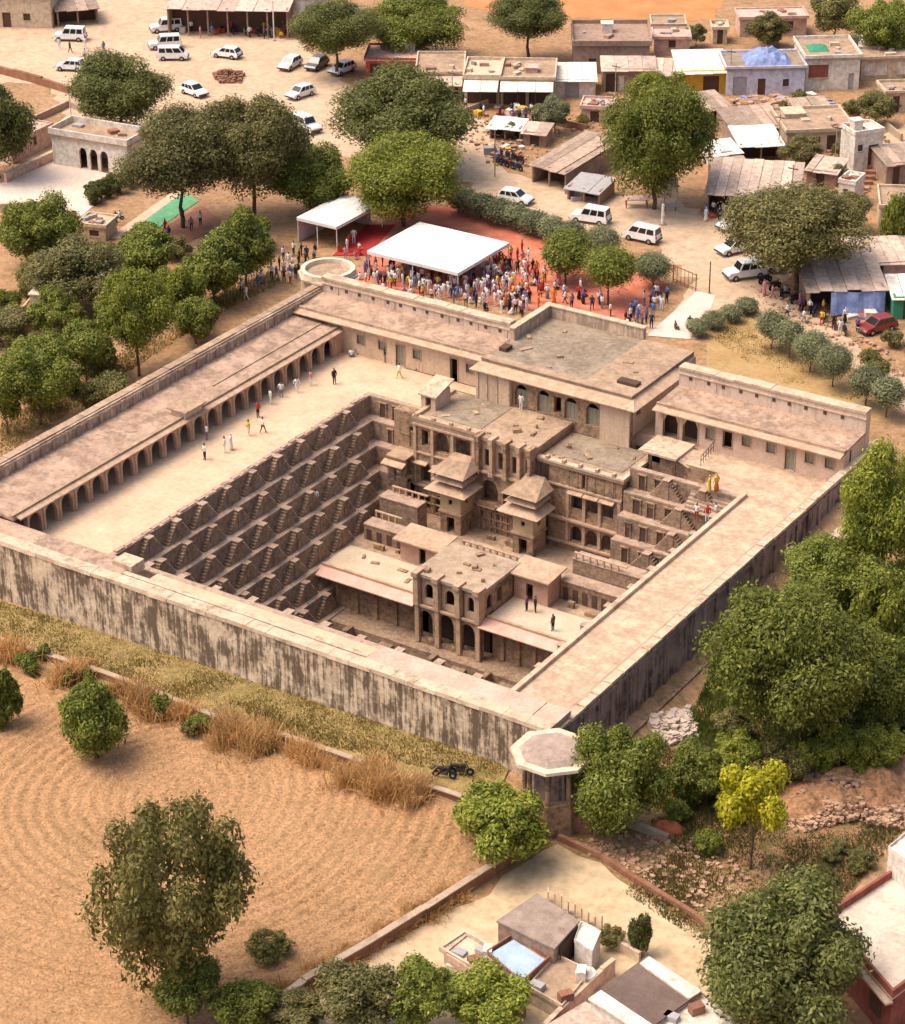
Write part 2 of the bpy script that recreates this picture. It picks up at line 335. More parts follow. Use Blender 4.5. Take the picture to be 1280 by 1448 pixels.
# grass strip below the front wall and the scrub on the right
def blades(name, pts, n, h, w, m, px=True, lean=.35, seed=1, label=None, gate=-.35, zo=0.):
    rg = np.random.default_rng(seed); poly = [P(*p)[:2] for p in pts] if px else pts
    a = np.array(poly); lo, hi = a.min(0), a.max(0); t = inside(poly); out = []
    while len(out) < n:
        q = rg.uniform(lo, hi, (n, 2)); q = q[t(q[:,0], q[:,1])]; out += [tuple(x) for x in q if mnoise.noise((x[0]*.22, x[1]*.22, 4.))+.6*mnoise.noise((x[0]*.8, x[1]*.8, 6.))+.35*rg.normal() > gate]
    out = out[:n]; v = []; f = []
    for i, (x, y) in enumerate(out):
        cl_ = .5+.9*mnoise.noise((x*.35, y*.35, 7.))+.5*mnoise.noise((x*.1, y*.1, 2.))
        hh = h*rg.uniform(.4,1.3)*max(.06, cl_+.35); a_ = rg.uniform(0, 2*pi); dx, dy = cos(a_)*w, sin(a_)*w; b = rg.uniform(0, 2*pi); l = lean*hh*rg.uniform(.2,1.4); z = g(x, y)+zo
        v += [(x-dx, y-dy, z-.02), (x+dx, y+dy, z-.02), (x+cos(b)*l, y+sin(b)*l, z+hh)]; f.append((3*i, 3*i+1, 3*i+2))
    me = bpy.data.meshes.new(name); me.from_pydata(v, [], f); me.materials.append(m)
    o = bpy.data.objects.new(name, me); col.objects.link(o); kind(o, 'stuff')
    if label: tag(o, label, 'grass')
    return o
GRASS = leafmat('grass_blades', (.13,.12,.03), (.26,.20,.06), (.42,.30,.11))
WEED = leafmat('weed_blades', (.09,.085,.025), (.18,.16,.05), (.33,.26,.10))
blades('field_stubble', [(-60,930),(150,992),(480,1105),(650,1158),(690,1235),(430,1395),(330,1455),(-60,1500)], 15000, .16, .035, leafmat('stubble', (.28,.16,.06), (.44,.28,.12), (.58,.42,.2)), seed=31, lean=.9, gate=0., zo=.17, label='dry stubble scattered over the ploughed field')
sheet('grass_bank', [(-120,805),(0,848),(430,985),(722,1086),(690,1130),(640,1120),(480,1075),(300,1020),(150,965),(-20,915),(-140,880)], GRASSY, .03, jit=.7)
blades('short_grass', [(-120,810),(0,850),(430,987),(722,1087),(690,1110),(480,1060),(300,1005),(150,955),(-20,905),(-140,870)], 26000, .22, .05, GRASS, label='short yellow green grass below the stained front wall')
sheet('scrub_ground', [(770,1180),(830,1150),(960,1040),(1000,960),(1340,760),(1340,1100),(1250,1180),(1180,1290),(1000,1330),(880,1260),(800,1200)], mat('scrub_soil', (.30,.17,.085), (.22,.13,.06), (.38,.235,.13), .3, stain_amt=.8, stain_pos=.5, stain=(.11,.10,.03), bump=.15, bscale=2), .03, jit=1.5)
blades('scrub_weeds', [(940,1060),(1080,1060),(1100,1160),(1290,1150),(1270,1190),(1170,1295),(1010,1345),(880,1262),(960,1200),(920,1170)], 26000, .36, .06, WEED, seed=4, gate=-.2, label='low green weeds on the rubble ground beside the yellow tree')
blades('bank_weeds', [(1000,960),(1120,880),(1340,760),(1340,1060),(1240,1060),(1130,1100),(960,1075),(970,1030)], 30000, .8, .07, leafmat('tall_weeds', (.06,.09,.015), (.14,.18,.035), (.26,.29,.06)), seed=5, label='tall bright green grass beneath the trees beside the dark wall')
blades('verge_grass', [(0,600),(0,650),(160,540),(300,450),(400,400),(380,385),(250,450),(100,540)], 7000, .35, .06, GRASS, seed=8, label='dry grass along the outside of the arcade wall')
blades('lawn_grass', [(1000,475),(1055,445),(1085,470),(1200,545),(1255,580),(1100,540)], 5000, .14, .05, GRASS, seed=9, gate=.1, label='sparse dry grass on the lawn with clipped trees')
sheet('yard_ground', [(760,1205),(790,1195),(850,1225),(1020,1340),(1080,1500),(600,1500),(430,1500),(440,1395),(690,1262)], mat('yard_sand', (.52,.385,.235), (.44,.31,.175), (.58,.44,.29), .2, stain_amt=.45, stain_pos=.58, stain=(.36,.24,.13), fine=(.8,.2)), .04, jit=.5)

# ================================================================== stepwell pit
PX0, PX1, PYA, PYB = 0.0, 38.7, 0.0, 36.6; DZ, DW, NL = 1.9, 1.05, 8
well = thing('stepwell', 'deep square stepwell lined with zigzag flights of stone steps', 'stepwell', (PX0, PYA, -NL*DZ-.6))
for k in range(NL+1):
    # ledge k lies at -k*DZ, inset k*DW; its retaining wall rises to level k-1
    if k == 0: continue
    a = (k-1)*DW; x0, x1, y0, y1 = PX0+a, PX1-a, PYA+a, PYB-a; z0, z1 = -k*DZ-.5, -(k-1)*DZ; t = .5
    for nm, bx in (('left', (x0-t, x0+.06, y0-t, y1+t)), ('right', (x1-.06, x1+t, y0-t, y1+t)), ('front', (x0+.06, x1-.06, y0-t, y0+.06)), ('back', (x0+.06, 6.3, y1-.06, y1+t)), ('back', (27.9, x1-.06, y1-.06, y1+t))):
        if bx[1]-bx[0] < .2: continue
        mb = MB(); mb.box(*bx, z0, z1-.12); mb.build('retaining_wall', STEP, well)
        mb = MB()
        if nm in ('left', 'right'): mb.box(bx[0], bx[1]+.0, bx[2], bx[3], z1-.12, z1+(.012 if k > 1 else -.0))
        else: mb.box(bx[0]+.004, bx[1]-.004, bx[2], bx[3], z1-.12, z1+(.012 if k > 1 else -.0))
        mb.build('ledge_edge', LEDGE, well)
    # ledge floor of level k
    i0, i1, j0, j1 = x0, x1, y0, y1; e = DW; mb = MB()
    mb.box(i0+.06, i0+e, j0+.06, j1-.06, z0+.1, -k*DZ); mb.box(i1-e, i1-.06, j0+.06, j1-.06, z0+.1, -k*DZ)
    mb.box(i0+e, i1-e, j0+.06, j0+e, z0+.1, -k*DZ); mb.box(27.9, i1-e, j1-e, j1-.06, z0+.1, -k*DZ)
    if i0+e < 6.3: mb.box(i0+e, 6.3, j1-e, j1-.06, z0+.1, -k*DZ)
    mb.build('ledge', LEDGE, well)
# one double flight: steps climb from both sides to a small landing
def flight_mesh(mat_, name):
    mb = MB(); n = 8; rise = DZ/n; run = .18; hw = .3; dep = .5
    for i in range(n-1):
        z = rise*(i+1); s0 = hw+run*(n-1-i)
        for sg in (-1, 1):
            xa, xb = sorted((sg*s0, sg*(s0-run))); mb.box(xa, xb, 0, dep, 0, z, 0)
    mb.box(-hw, hw, 0, dep+.06, 0, DZ-.06, 0); mb.box(-hw-.05, hw+.05, 0, dep+.12, DZ-.06, DZ+.02, 1)
    me = mb.build(name, [mat_, LEDGE]); return me
fl0 = flight_mesh(STEP, 'stair_flight'); flm = fl0.data; bpy.data.objects.remove(fl0)
def flights(side):
    for k in range(1, NL+1):
        a = (k-1)*DW; L0, L1 = (PYA+a, PYB-a) if side in 'lr' else (PX0+a, PX1-a)
        n = int((L1-L0-1.2)//3.55); 
        if n < 1: continue
        pit = 3.55; s0 = (PYA+PYB)/2 if side in 'lr' else (PX0+PX1)/2
        off = 0 if n % 2 else .5
        for i in range(n):
            s = s0 + (i-(n-1)/2)*pit
            if side == 'b' and s < 29.6+k*.3: continue
            o = bpy.data.objects.new('stair_flight', flm); col.objects.link(o); o.parent = well
            if side == 'l': p, r = (PX0+a+.05, s), -pi/2
            elif side == 'r': p, r = (PX1-a-.05, s), pi/2
            elif side == 'f': p, r = (s, PYA+a+.05), 0
            else: p, r = (s, PYB-a-.05), pi
            o.location = (p[0]-well.location.x, p[1]-well.location.y, -k*DZ-well.location.z); o.rotation_euler = (0,0,r); o.scale = (RNG.uniform(.93,1.06), RNG.uniform(.8,1.25), RNG.uniform(.96,1.0))
for sd_ in 'lrfb': flights(sd_)
rgn = random.Random(5)
for i in range(30):
    y = .4+i*1.2+rgn.uniform(-.1,.1); q = MB(); q.box(-.42+rgn.uniform(-.04,.04), -.02, y, y+rgn.uniform(.7,1.1), -.05, rgn.uniform(.05,.14)); q.build('edge_stone', LEDGE, well)
for k in range(1, 7):
    yb = PYB-(k-1)*DW-.06; z = -k*DZ
    for x0, x1 in ((PX0+(k-1)*DW+1.2, 5.4), (28.6, 33+.3*k)):
        x = x0+rgn.uniform(0,.6)
        while x < x1-.8:
            w = rgn.choice((.45,.6,.7)); q = MB(); q.box(x, x+w, yb-.02, yb+.03, z+.02, z+rgn.choice((1.0,1.3))); nq = q.build('niche_shade_panel', SHADEIN, well)  # flat dark panel on the wall, niche shade put into its colour
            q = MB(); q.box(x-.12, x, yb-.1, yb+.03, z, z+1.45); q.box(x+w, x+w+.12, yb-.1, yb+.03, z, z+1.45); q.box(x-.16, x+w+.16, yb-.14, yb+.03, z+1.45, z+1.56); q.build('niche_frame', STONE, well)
            x += w+rgn.uniform(.7,1.3)
mb = MB(); a = NL*DW; mb.box(PX0+a-.4, PX1-a+.4, PYA+a-.4, 22, -NL*DZ-.55, -NL*DZ-.25); kind(mb.build('water', WATER), 'structure')

# ================================================================== terraces round the pit (one paved platform per side)
PLAT_T = -.7
def terrace(name, label, boxes, m):
    t = thing(name, label, 'terrace', (boxes[0][0], boxes[0][2], PLAT_T))
    for b in boxes:
        q = MB(); q.box(*b[:4], PLAT_T, b[4] if len(b) > 4 else 0); q.build('paving', m, t)
    return t
terrace('paved_terrace', 'broad sunlit paved terrace between the arcade and the step flights', [(-13.2, -.5, -4.2, 47.4), (-.5, 6.1, 36.6+.5, 43.3), (6.1, 9.0, 41.8, 43.3)], PAVE)
mb = MB(); lt = thing('edge_terrace', 'long pale stone lane on top of the dark outer wall', 'terrace', (39.2, -3, -.7))
lo = MB(); lo.box(39.2, 43.6, -3.2, 47.0, -.7, 0); lo.build('paving', LANE, lt)
lo = MB(); lo.box(38.68, 39.1, -3.2, 37.1, -.68, .32); lo.build('kerb', COPING, lt)
lo = MB(); lo.box(39.1, 39.2, -3.2, 37.1, -.7, -.01); lo.box(30.9, 39.2, 39.75, 47.4, -.7, -.004); lo.box(35.0, 39.2, 37.1, 39.75, -.7, -.004); lo.build('door_terrace', LANE, lt)
lo = MB(); lo.hexa([(43.6,-3.0,-.7),(45.3,-3.0,-.7),(45.3,43,-.7),(43.6,43,-.7),(43.6,-3.0,.25),(45.3,-3.0,.75),(45.3,43,.5),(43.6,43,.06)]); lo.build('sloping_bench', mat('brown_bench', (.40,.265,.19), (.30,.19,.13), (.49,.34,.255), .6, stain_amt=.5, stain_pos=.54, stain=(.24,.15,.11)), lt)
lo = MB(); lo.box(5.0, 38.7, -4.3, -.5, -.7, -.01); lo.build('front_paving', PAVE, lt)

# ================================================================== outer walls
def outer_wall(name, label, x0, x1, y0, y1, ztop, m, zb=-4.6, cop=(.1, .28), plinth=0):
    t = thing(name, label, 'wall', ((x0+x1)/2, (y0+y1)/2, zb))
    q = MB(); q.box(x0, x1, y0, y1, zb, ztop-cop[1]); q.build('masonry', m, t)
    c = cop[0]; ax = 0 if x1-x0 > y1-y0 else 1; L_ = (x1-x0, y1-y0)[ax]; n = int(L_/1.9)
    for i in range(n):
        u0, u1 = i/n, (i+1)/n-.02/L_; X0, X1, Y0, Y1 = (x0+u0*L_, x0+u1*L_, y0-c, y1+c) if ax == 0 else (x0-c, x1+c, y0+u0*L_, y0+u1*L_)
        e = RNG.uniform(-.05,.05); e2 = RNG.uniform(-.05,.03); q = MB(); q.hexa([(X0+(0 if ax == 0 else e),Y0+(e if ax == 0 else 0),ztop-cop[1]-.06),(X1+(0 if ax == 0 else e),Y0+(e if ax == 0 else 0),ztop-cop[1]-.06),(X1,Y1,ztop-cop[1]-.06),(X0,Y1,ztop-cop[1]-.06),(X0,Y0+.06,ztop+e2),(X1,Y0+.06,ztop+e2+RNG.uniform(-.02,.02)),(X1,Y1-.06,ztop+e2),(X0,Y1-.06,ztop+e2)]); q.build('coping_slab', COPING, t)
    return t
    q = MB(); c = cop[0]; q.hexa([(x0-c,y0-c,ztop-cop[1]),(x1+c,y0-c,ztop-cop[1]),(x1+c,y1+c,ztop-cop[1]),(x0-c,y1+c,ztop-cop[1]),(x0+.05,y0+.05,ztop),(x1-.05,y0+.05,ztop),(x1-.05,y1-.05,ztop),(x0+.05,y1-.05,ztop)])
    q.build('coping', COPING, t); return t
FZ = 2.3
fw_ = outer_wall('front_wall', 'long black streaked white plaster wall above the grass strip', BX0, BX1, BY0, BY0+1.0, FZ, STAINED)
q = MB(); q.box(BX0, 5.2, BY0+1.12, -3.1, FZ-.45, FZ-.12); q.build('gallery_roof', ROOF, fw_)
q = MB(); q.box(-7.6, 5.0, -4.0, -3.3, -.6, FZ-.45); q.build('gallery_wall', STONE, fw_)
q = MB(); q.box(28.9, 43.4, BY0+1.12, -3.0, FZ-.5, FZ-.10); q.box(43.4, BX1-.1, BY0+1.12, -3.02, FZ-.55, FZ-.16); q.build('gallery_roof', mat('pink_roof', (.52,.37,.285), (.42,.28,.21), (.6,.45,.36), .5, stain_amt=.4, stain_pos=.57, stain=(.3,.2,.15)), fw_)
q = MB(); q.box(29.1, 45.2, -4.0, -3.2, -.6, FZ-.5); q.build('gallery_wall', STONE, fw_)
q = MB(); q.box(5.3, 28.8, BY0+1.12, -4.5, -.6, FZ-.5); q.build('inner_wall', STONE, fw_)
q = MB(); q.box(5.25, 28.85, -4.9, -4.42, FZ-.5, FZ-.1); q.build('inner_coping', COPING, fw_)
q = MB(); q.box(3.6, 5.6, -4.2, -2.6, FZ-.6, FZ+.25); q.build('roof_block', COPING, fw_)
rw = outer_wall('side_wall', 'dark weathered stone outer wall beside the big trees', BX1-.5, BX1, BY0+1.05, 50, 1.6, SHADEWALL, zb=-5.2, cop=(.1,.22))
q = MB(); q.box(BX1, BX1+1.3, -4.5, 46, -5.2, -3.1); q.build('plinth', STONE, rw)
for i in range(24):
    y = -3.6+i*2.05; q = MB(); q.box(BX1, BX1+.16, y, y+.4, -3.1, 1.2); q.build('pilaster', SHADEWALL, rw)
q = MB(); q.box(BX1+.002, BX1+.10, -4.4, 49.6, .85, 1.1); q.build('string_course', SHADEWALL, rw)

# ---- left cloister (arcade), parapet
lc = thing('arcade_cloister', 'long low arcade of dark pillared openings facing the pit', 'arcade', (-10.5, 20, 0))
ZL = 2.35
ops = []; y0 = -1.7
for i in range(22): ops.append((i*1.98+.24, i*1.98+1.74, 0, 2.02, True))
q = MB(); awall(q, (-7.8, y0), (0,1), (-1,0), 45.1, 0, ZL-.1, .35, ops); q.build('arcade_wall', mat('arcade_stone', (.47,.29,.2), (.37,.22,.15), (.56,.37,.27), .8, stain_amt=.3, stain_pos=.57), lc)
for i in range(23):
    q = MB(); y = y0+i*1.98-.0; q.box(-7.8, -7.7, y+.0, y+.22, 0, ZL-.25); q.build('pillar', CHAJJA, lc)
q = MB(); q.slab([(-7.55,-2.6,ZL-.04),(-7.55,43.2,ZL-.04),(-8.1,43.2,ZL+.12),(-8.1,-2.6,ZL+.12)], .1); q.build('eave', CHAJJA, lc)
q = MB(); q.slab([(-8.0,-3.0,ZL+.1),(-8.0,43.4,ZL+.1),(-13.3,47.6,ZL+.5),(-13.3,-3.0,ZL+.5)], .25); q.build('roof', ROOF, lc)
q = MB(); q.box(-8.45, -8.1, -3.0, 43.2, ZL+.12, ZL+.3); q.box(-10.1, -9.9, 26, 43.2, ZL+.2, ZL+.34); q.build('roof_kerb', ROOFTAN, lc)
q = MB(); q.box(-12.9, -12.6, -3.0, 47, 0, ZL+.1); q.build('back_wall', mat('arcade_inside_shade', (.15,.075,.05), scale=.8), lc)  # inside wall coloured dark to deepen the shade in the openings
q = MB(); q.box(-12.4, -8.5, 43.4, 43.6, 0, ZL+.1); q.box(-12.4, -8.5, -2.4, -2.2, 0, ZL+.1); q.build('end_wall', STONE, lc)
lp = thing('arcade_parapet', 'stained plaster parapet wall rising behind the arcade roof', 'wall', (-13.7, 20, -3))
q = MB(); q.box(-14.2, -13.3, BY0+1.1, 47.6, -4, 4.0); q.build('masonry', PARAPET, lp)
for i in range(27):
    y = BY0+1.1+i*1.954; e = RNG.uniform(-.06,.04); q = MB(); q.box(-14.32+e, -13.5+e*.5, y, y+1.94, 3.9, 4.12+e); q.build('coping_slab', ROOFTAN, lp)
q = MB(); q.box(-13.5, -13.2, BY0+1.1, 47.7, 3.62, 3.8); q.build('ledge', COPING, lp)
pm = MB(); pm.box(-.05, .1, -.16, .16, 0, 1.1); po = pm.build('panel_rib', PARAPET); pmesh = po.data; bpy.data.objects.remove(po)
for i in range(34):
    o = bpy.data.objects.new('panel_rib', pmesh); col.objects.link(o); o.parent = lp; o.location = (-13.26+13.7, -4+i*1.52-20, ZL+.4+3); o.scale = (1, 1+.6*((i*7)%3), 1)
rh = thing('roof_hatch', 'small square stone hatch on the arcade roof', 'hatch', (-8.6, 20.6, ZL+.1))
q = MB(); q.box(-9.5, -7.9, 19.4, 21.8, ZL+.1, ZL+.75); q.build('wall', CREAM, rh); q = MB(); q.box(-9.8, -7.6, 19.1, 22.1, ZL+.75, ZL+.87); q.build('slab', ROOFTAN, rh)

# ---- back cloisters (left and right of the gatehouse)
def back_cloister(name, label, x0, x1, ops, zt, wm, seed):
    t = thing(name, label, 'building', ((x0+x1)/2, 45.5, 0)); rg = random.Random(seed)
    awl = [(a-x0, b-x0, c, d, e) for a, b, c, d, e, k in ops]
    q = MB(); awall(q, (x0, 43.4), (1,0), (0,1), x1-x0, 0, zt-.3, .3, awl); q.build('wall', wm, t)
    q = MB(); q.box(x0, x1, 44.6, 44.9, 0, zt-.3); q.build('inner_wall', SHADEIN, t)
    for a, b, c, d, e, k in ops:
        f = MB(); w = .09
        f.box(a-w, a, 43.34, 43.5, c, d+w); f.box(b, b+w, 43.34, 43.5, c, d+w); f.box(a, b, 43.34, 43.5, d, d+w)
        if c > .1: f.box(a-w, b+w, 43.32, 43.5, c-w, c)
        f.build('window_frame' if c > .1 else 'door_frame', CHAJJA, t)
        if k:
            f = MB(); n = 3
            for i in range(n): f.box(a+.02+(b-a-.04)*i/n, a-.02+(b-a)*(i+1)/n, 43.56, 43.61, c, d-.02)
            f.build('shutter' if c > .1 else 'door', k, t)
    q = MB(); q.slab([(x0,42.6,zt-.22),(x1,42.6,zt-.22),(x1,43.9,zt+.02),(x0,43.9,zt+.02)], .1); q.build('eave', CHAJJA, t)
    q = MB(); q.slab([(x0,43.4,zt),(x1,43.4,zt),(x1,47.7,zt+.22),(x0,47.7,zt+.22)], .2); q.build('roof', ROOF, t)
    q = MB(); q.box(x0, x1, 43.45, 43.8, zt, zt+.14); q.build('roof_kerb', ROOFTAN, t)
    q = MB(); q.box(x0, x1, 47.6, 48.5, -.5, 5.0); q.build('parapet', mat('cream_parapet', (.62,.47,.37), (.5,.36,.275), (.69,.54,.44), .6, streak=.5, stain=(.3,.21,.16), stain_amt=.25, stain_pos=.6), t)
    for xa in (x0+.02, x1-.3): q = MB(); q.box(xa, xa+.28, 43.75, 47.58, 0, zt-.05); q.build('end_wall', wm, t)
    n = int((x1-x0)/1.8)
    for i in range(n):
        xa = x0+(x1-x0)*i/n; e = RNG.uniform(-.06,.04); q = MB(); q.box(xa, xa+(x1-x0)/n-.02, 47.5+e*.5, 48.65, 4.96, 5.2+e); q.build('coping_slab', COPING, t)
    q = MB(); q.box(x0, x1, 47.5, 47.62, 4.45, 4.55); q.build('ledge', COPING, t)
    hm = MB(); x = x0+1.2
    while x < x1-.8:
        f = MB(); f.box(x-.16, x+.16, 47.56, 47.62, 4.02, 4.34); f.build('loophole_shade_panel', SHADEIN, t)  # no hole is cut: a dark panel paints the shade of one
        if rg.random() < .4: f = MB(); f.box(x+.7, x+.82, 47.52, 47.62, 3.6, 4.4); f.build('panel_rib', COPING, t)
        x += 1.65+rg.uniform(-.2,.2)
    return t
W = lambda x: (x-.42, x+.42, 1.25, 2.15, False, DOORG)
back_cloister('back_cloister', 'cream plastered gallery with small shuttered windows beside the corner bastion', -13.3, 8.6, [W(-5.7), W(-3.2), (-1.6,-.65,.05,2.2,False,DOORG), W(.8), (4.6,5.4,.0,2.3,False,None), W(6.8)], 3.4, CREAM, 1)
back_cloister('back_cloister', 'pinkish plastered gallery with small windows opening on the pale lane', 26.6, 45.0, [(27.4,28.9,0,2.4,True,None),(29.4,30.9,0,2.4,True,None),(31.7,32.5,1.0,2.1,False,DOORG),(33.4,34.3,0.6,2.2,False,None),W(35.7),W(38.1),(39.5,40.4,.05,2.1,False,DOORG),W(41.8),W(43.7)], 3.05, mat('pink_plaster', (.60,.43,.33), (.5,.35,.26), (.67,.5,.4), .6, stain_amt=.3, stain_pos=.6, stain=(.3,.2,.15)), 2)

# ---- corner bastion with basin-like top
ct = thing('corner_bastion', 'round bastion with a raised rim at the wall corner beside the crowd', 'bastion', (-14.4, 50.2, -.5))
q = MB(); q.frustum(-14.4,50.2,-.6,3.1,4.2,2.75,8,rot=pi/8); q.build('shaft', PARAPET, ct)
q = MB(); q.frustum(-14.4,50.2,4.2,3.1,4.4,3.1,8,rot=pi/8); q.build('cornice', COPING, ct)
q = MB(); n = 16
for i in range(n):
    a0, a1 = 2*pi*i/n, 2*pi*(i+1)/n; c = (-14.4, 50.2); R0, R1 = 2.3, 2.75
    q.hexa([(c[0]+r*cos(t), c[1]+r*sin(t), z) for z in (4.4, 4.95) for r, t in ((R0,a0),(R1,a0),(R1,a1),(R0,a1))])
q.build('rim', mat('cream_rim', (.66,.54,.4), scale=1.), ct)
q = MB(); q.frustum(-14.4,50.2,4.4,2.28,4.5,2.28,16); q.build('floor', ROOFTAN, ct)
# ---- octagonal chhatri at the near corner
ch = thing('octagonal_kiosk', 'octagonal flat topped stone kiosk at the near wall corner', 'kiosk', (47.1, -8.4, -4))
q = MB(); q.frustum(47.1,-8.4,-4.2,2.25,-1.0,2.2,8,rot=pi/8); q.build('base', STONE, ch)
for i in range(8):
    a = pi/8+2*pi*i/8; q = MB(); q.tube((47.1+1.95*cos(a), -8.4+1.95*sin(a), -1.0), (47.1+1.95*cos(a), -8.4+1.95*sin(a), 1.95), .2, .17, 8); q.build('column', STONE, ch)
q = MB(); q.frustum(47.1,-8.4,-1.0,1.55,1.95,1.5,8,rot=pi/8); q.build('core', SHADEWALL, ch)
q = MB(); q.frustum(47.1,-8.4,1.9,2.15,2.1,2.9,8,rot=pi/8); q.frustum(47.1,-8.4,2.1,3.0,2.32,2.95,8,rot=pi/8); q.build('eave', mat('pale_rim', (.62,.5,.37), scale=1., stain_amt=.3), ch)
q = MB(); q.frustum(47.1,-8.4,2.32,2.35,2.62,1.9,8,rot=pi/8); q.build('roof', mat('mottled_roof', (.36,.27,.22), (.27,.195,.16), (.46,.36,.3), 1.2, stain_amt=.5, stain_pos=.54), ch)
# ================================================================== gatehouse at the back
ga = thing('gatehouse', 'large flat roofed gatehouse with arched openings above the palace terrace', 'building', (17.5, 47.5, 0))
ops = []
for c in (13.5, 15.9, 18.8, 21.1): ops.append((c-8.8-.7, c-8.8+.7, .15, 2.35, True))
ops.append((17.0-8.8, 17.75-8.8, .5, 2.1, False)); ops.sort()
q = MB(); awall(q, (8.8, 41.7), (1,0), (0,1), 16.2, -1.4, 3.3, .45, ops, N=8); q.build('front_wall', CARVED, ga)
q = MB(); q.box(9.0, 24.5, 43.4, 43.7, -.1, 3.3); q.build('inner_wall', SHADEIN, ga)
for c in (13.5, 15.9, 18.8, 21.1):
    q = MB()
    for i in range(3): q.box(c-.68+i*.455, c-.68+i*.455+.43, 42.0, 42.06, .15, 1.75-.0)
    q.build('lattice_screen', DOORG, ga)
q = MB(); q.box(8.78, 12.5, 41.35, 41.7, -.06, 3.12); q.build('plaster_bay', CREAM, ga)
for x in (8.9, 9.9, 11.0, 12.3): q = MB(); q.box(x, x+.16, 41.27, 41.35, 0, 3.05); q.build('pilaster', COPING, ga)
q = MB(); q.box(21.95, 25.0, 41.5, 41.7, -1.3, 3.15); q.build('plaster_bay', CREAM, ga)
q = MB(); awall(q, (24.99, 42.16), (0,1), (-1,0), 8.3, -2.0, 3.3, .4, [(.6,1.5,1.7,2.7,False)]); q.build('side_wall', CREAM, ga)
q = MB(); q.box(8.82, 9.2, 42.2, 48, 0, 3.3); q.build('side_wall', CREAM, ga)
q = MB()                                           # eave with its sloping stone shade on two sides
q.slab([(8.3,40.9,3.05),(25.8,40.9,3.05),(24.9,42.4,3.52),(8.8,42.4,3.52)], .1); q.build('eave', CHAJJA, ga)
q = MB(); q.slab([(25.82,40.95,3.04),(25.82,50.5,3.04),(24.6,50.5,3.52),(24.6,42.45,3.52)], .1); q.build('eave', CHAJJA, ga)
q = MB(); q.box(8.85, 24.75, 42.2, 54.0, 3.3, 3.72); q.build('roof', ROOFGREY, ga)
q = MB(); q.box(8.8, 24.8, 42.15, 43.2, 3.72, 3.82); q.build('roof_border', ROOFTAN, ga)
q = MB(); q.box(19.5, 24.8, 43.2, 53.9, 3.72, 3.8); q.build('roof_border', ROOFTAN, ga)
q = MB(); q.box(8.8, 9.3, 47.2, 54.2, 3.4, 4.9); q.build('parapet', PARAPET, ga)
q = MB(); q.box(9.3, 19.5, 53.7, 54.2, 3.4, 4.9); q.build('parapet', PARAPET, ga)
q = MB(); q.box(8.72, 9.38, 47.1, 54.28, 4.9, 5.02); q.box(9.4, 19.6, 53.6, 54.28, 4.9, 5.02); q.build('coping', COPING, ga)
q = MB(); q.box(8.9, 25.0, 53.4, 53.9, 0, 3.3); q.box(24.6, 24.95, 50.5, 53.4, 0, 3.3); q.build('back_wall', PARAPET, ga)
q = MB(); q.box(9.3, 10.1, 44.5, 45.6, 3.7, 4.1); q.build('roof_opening', SHADEIN, ga)
q = MB(); q.box(22.2, 24.2, 44.0, 44.9, 3.78, 4.1); q.build('roof_opening', SHADEIN, ga)
q = MB(); q.box(9.0, 25.0, 42.15, 43.4, -.5, -.02); q.box(25.0, 31.0, 42.8, 47.5, -1.2, -.008); q.build('floor', ROOFTAN, ga)
q = MB(); q.box(25.0, 33.5, 48.7, 54.5, -.1, .5); q.build('side_terrace', ROOFTAN, ga)

# ================================================================== palace on the back side of the pit
pa = thing('palace', 'carved stone palace block with piers, arches and two balconies over the pit', 'palace', (17, 38, -10))
FY = 34.75
def band(x0, x1, y, z, h=.16, out=.18, m=CHAJJA, nm='string_course'):
    b = MB(); b.box(x0, x1, y-out, y+.05, z, z+h); b.build(nm, m, pa)
def chajja(par, x0, x1, y, z, out=.8, drop=.22, m=CHAJJA, nm='eave'):
    b = MB(); b.slab([(x0,y-out,z-drop),(x1,y-out,z-drop),(x1,y+.1,z),(x0,y+.1,z)], .1); return b.build(nm, m, par)
# B, left half: framed niches above, arches below
q = MB(); awall(q, (6.2, FY), (1,0), (0,1), 7.0, -3.3, -.35, .55, [(.9,1.6,-2.6,-1.0,False),(2.2,3.9,-2.9,-.8,True),(4.6,6.2,-2.8,-.9,False)]); q.build('upper_wall', CARVED, pa)
q = MB(); awall(q, (6.2, FY), (1,0), (0,1), 7.0, -6.7, -3.3, .55, [(.7,1.9,-6.4,-4.5,True),(2.6,3.7,-6.4,-4.5,True),(5.3,6.5,-6.4,-4.3,True)]); q.build('middle_wall', STONE, pa)
q = MB(); awall(q, (6.2, FY), (1,0), (0,1), 7.0, -9.6, -6.7, .55, [(.6,1.7,-9.0,-7.4,False),(2.3,3.6,-9.2,-7.3,True)]); q.build('lower_wall', CARVED, pa)
q = MB(); q.box(6.22, 18.66, FY+1.25, 41.6, -9.6, -.37); q.build('core', CARVED, pa)
q = MB(); q.box(6.2, 6.6, FY+.56, FY+1.3, -9.6, -.35); q.build('side_wall', STONE, pa)
for z in (-3.45, -6.85): q = MB(); q.box(6.25, 18.95, FY+.3, FY+1.3, z, z+.14); q.build('floor_slab', STONE, pa)
q = MB(); q.box(6.1, 13.25, FY-.1, 41.6, -.35, 0); q.build('roof', ROOFTAN, pa)
q = MB(); q.box(7.4, 12.8, FY+1.2, 41.5, 0, .05); q.build('roof_patch', ROOFGREY, pa)
q = MB(); q.box(6.1, 13.2, FY-.15, FY+.3, 0, .3); q.box(6.1, 6.5, FY+.3, 41.4, 0, .3); q.build('roof_kerb', CHAJJA, pa)
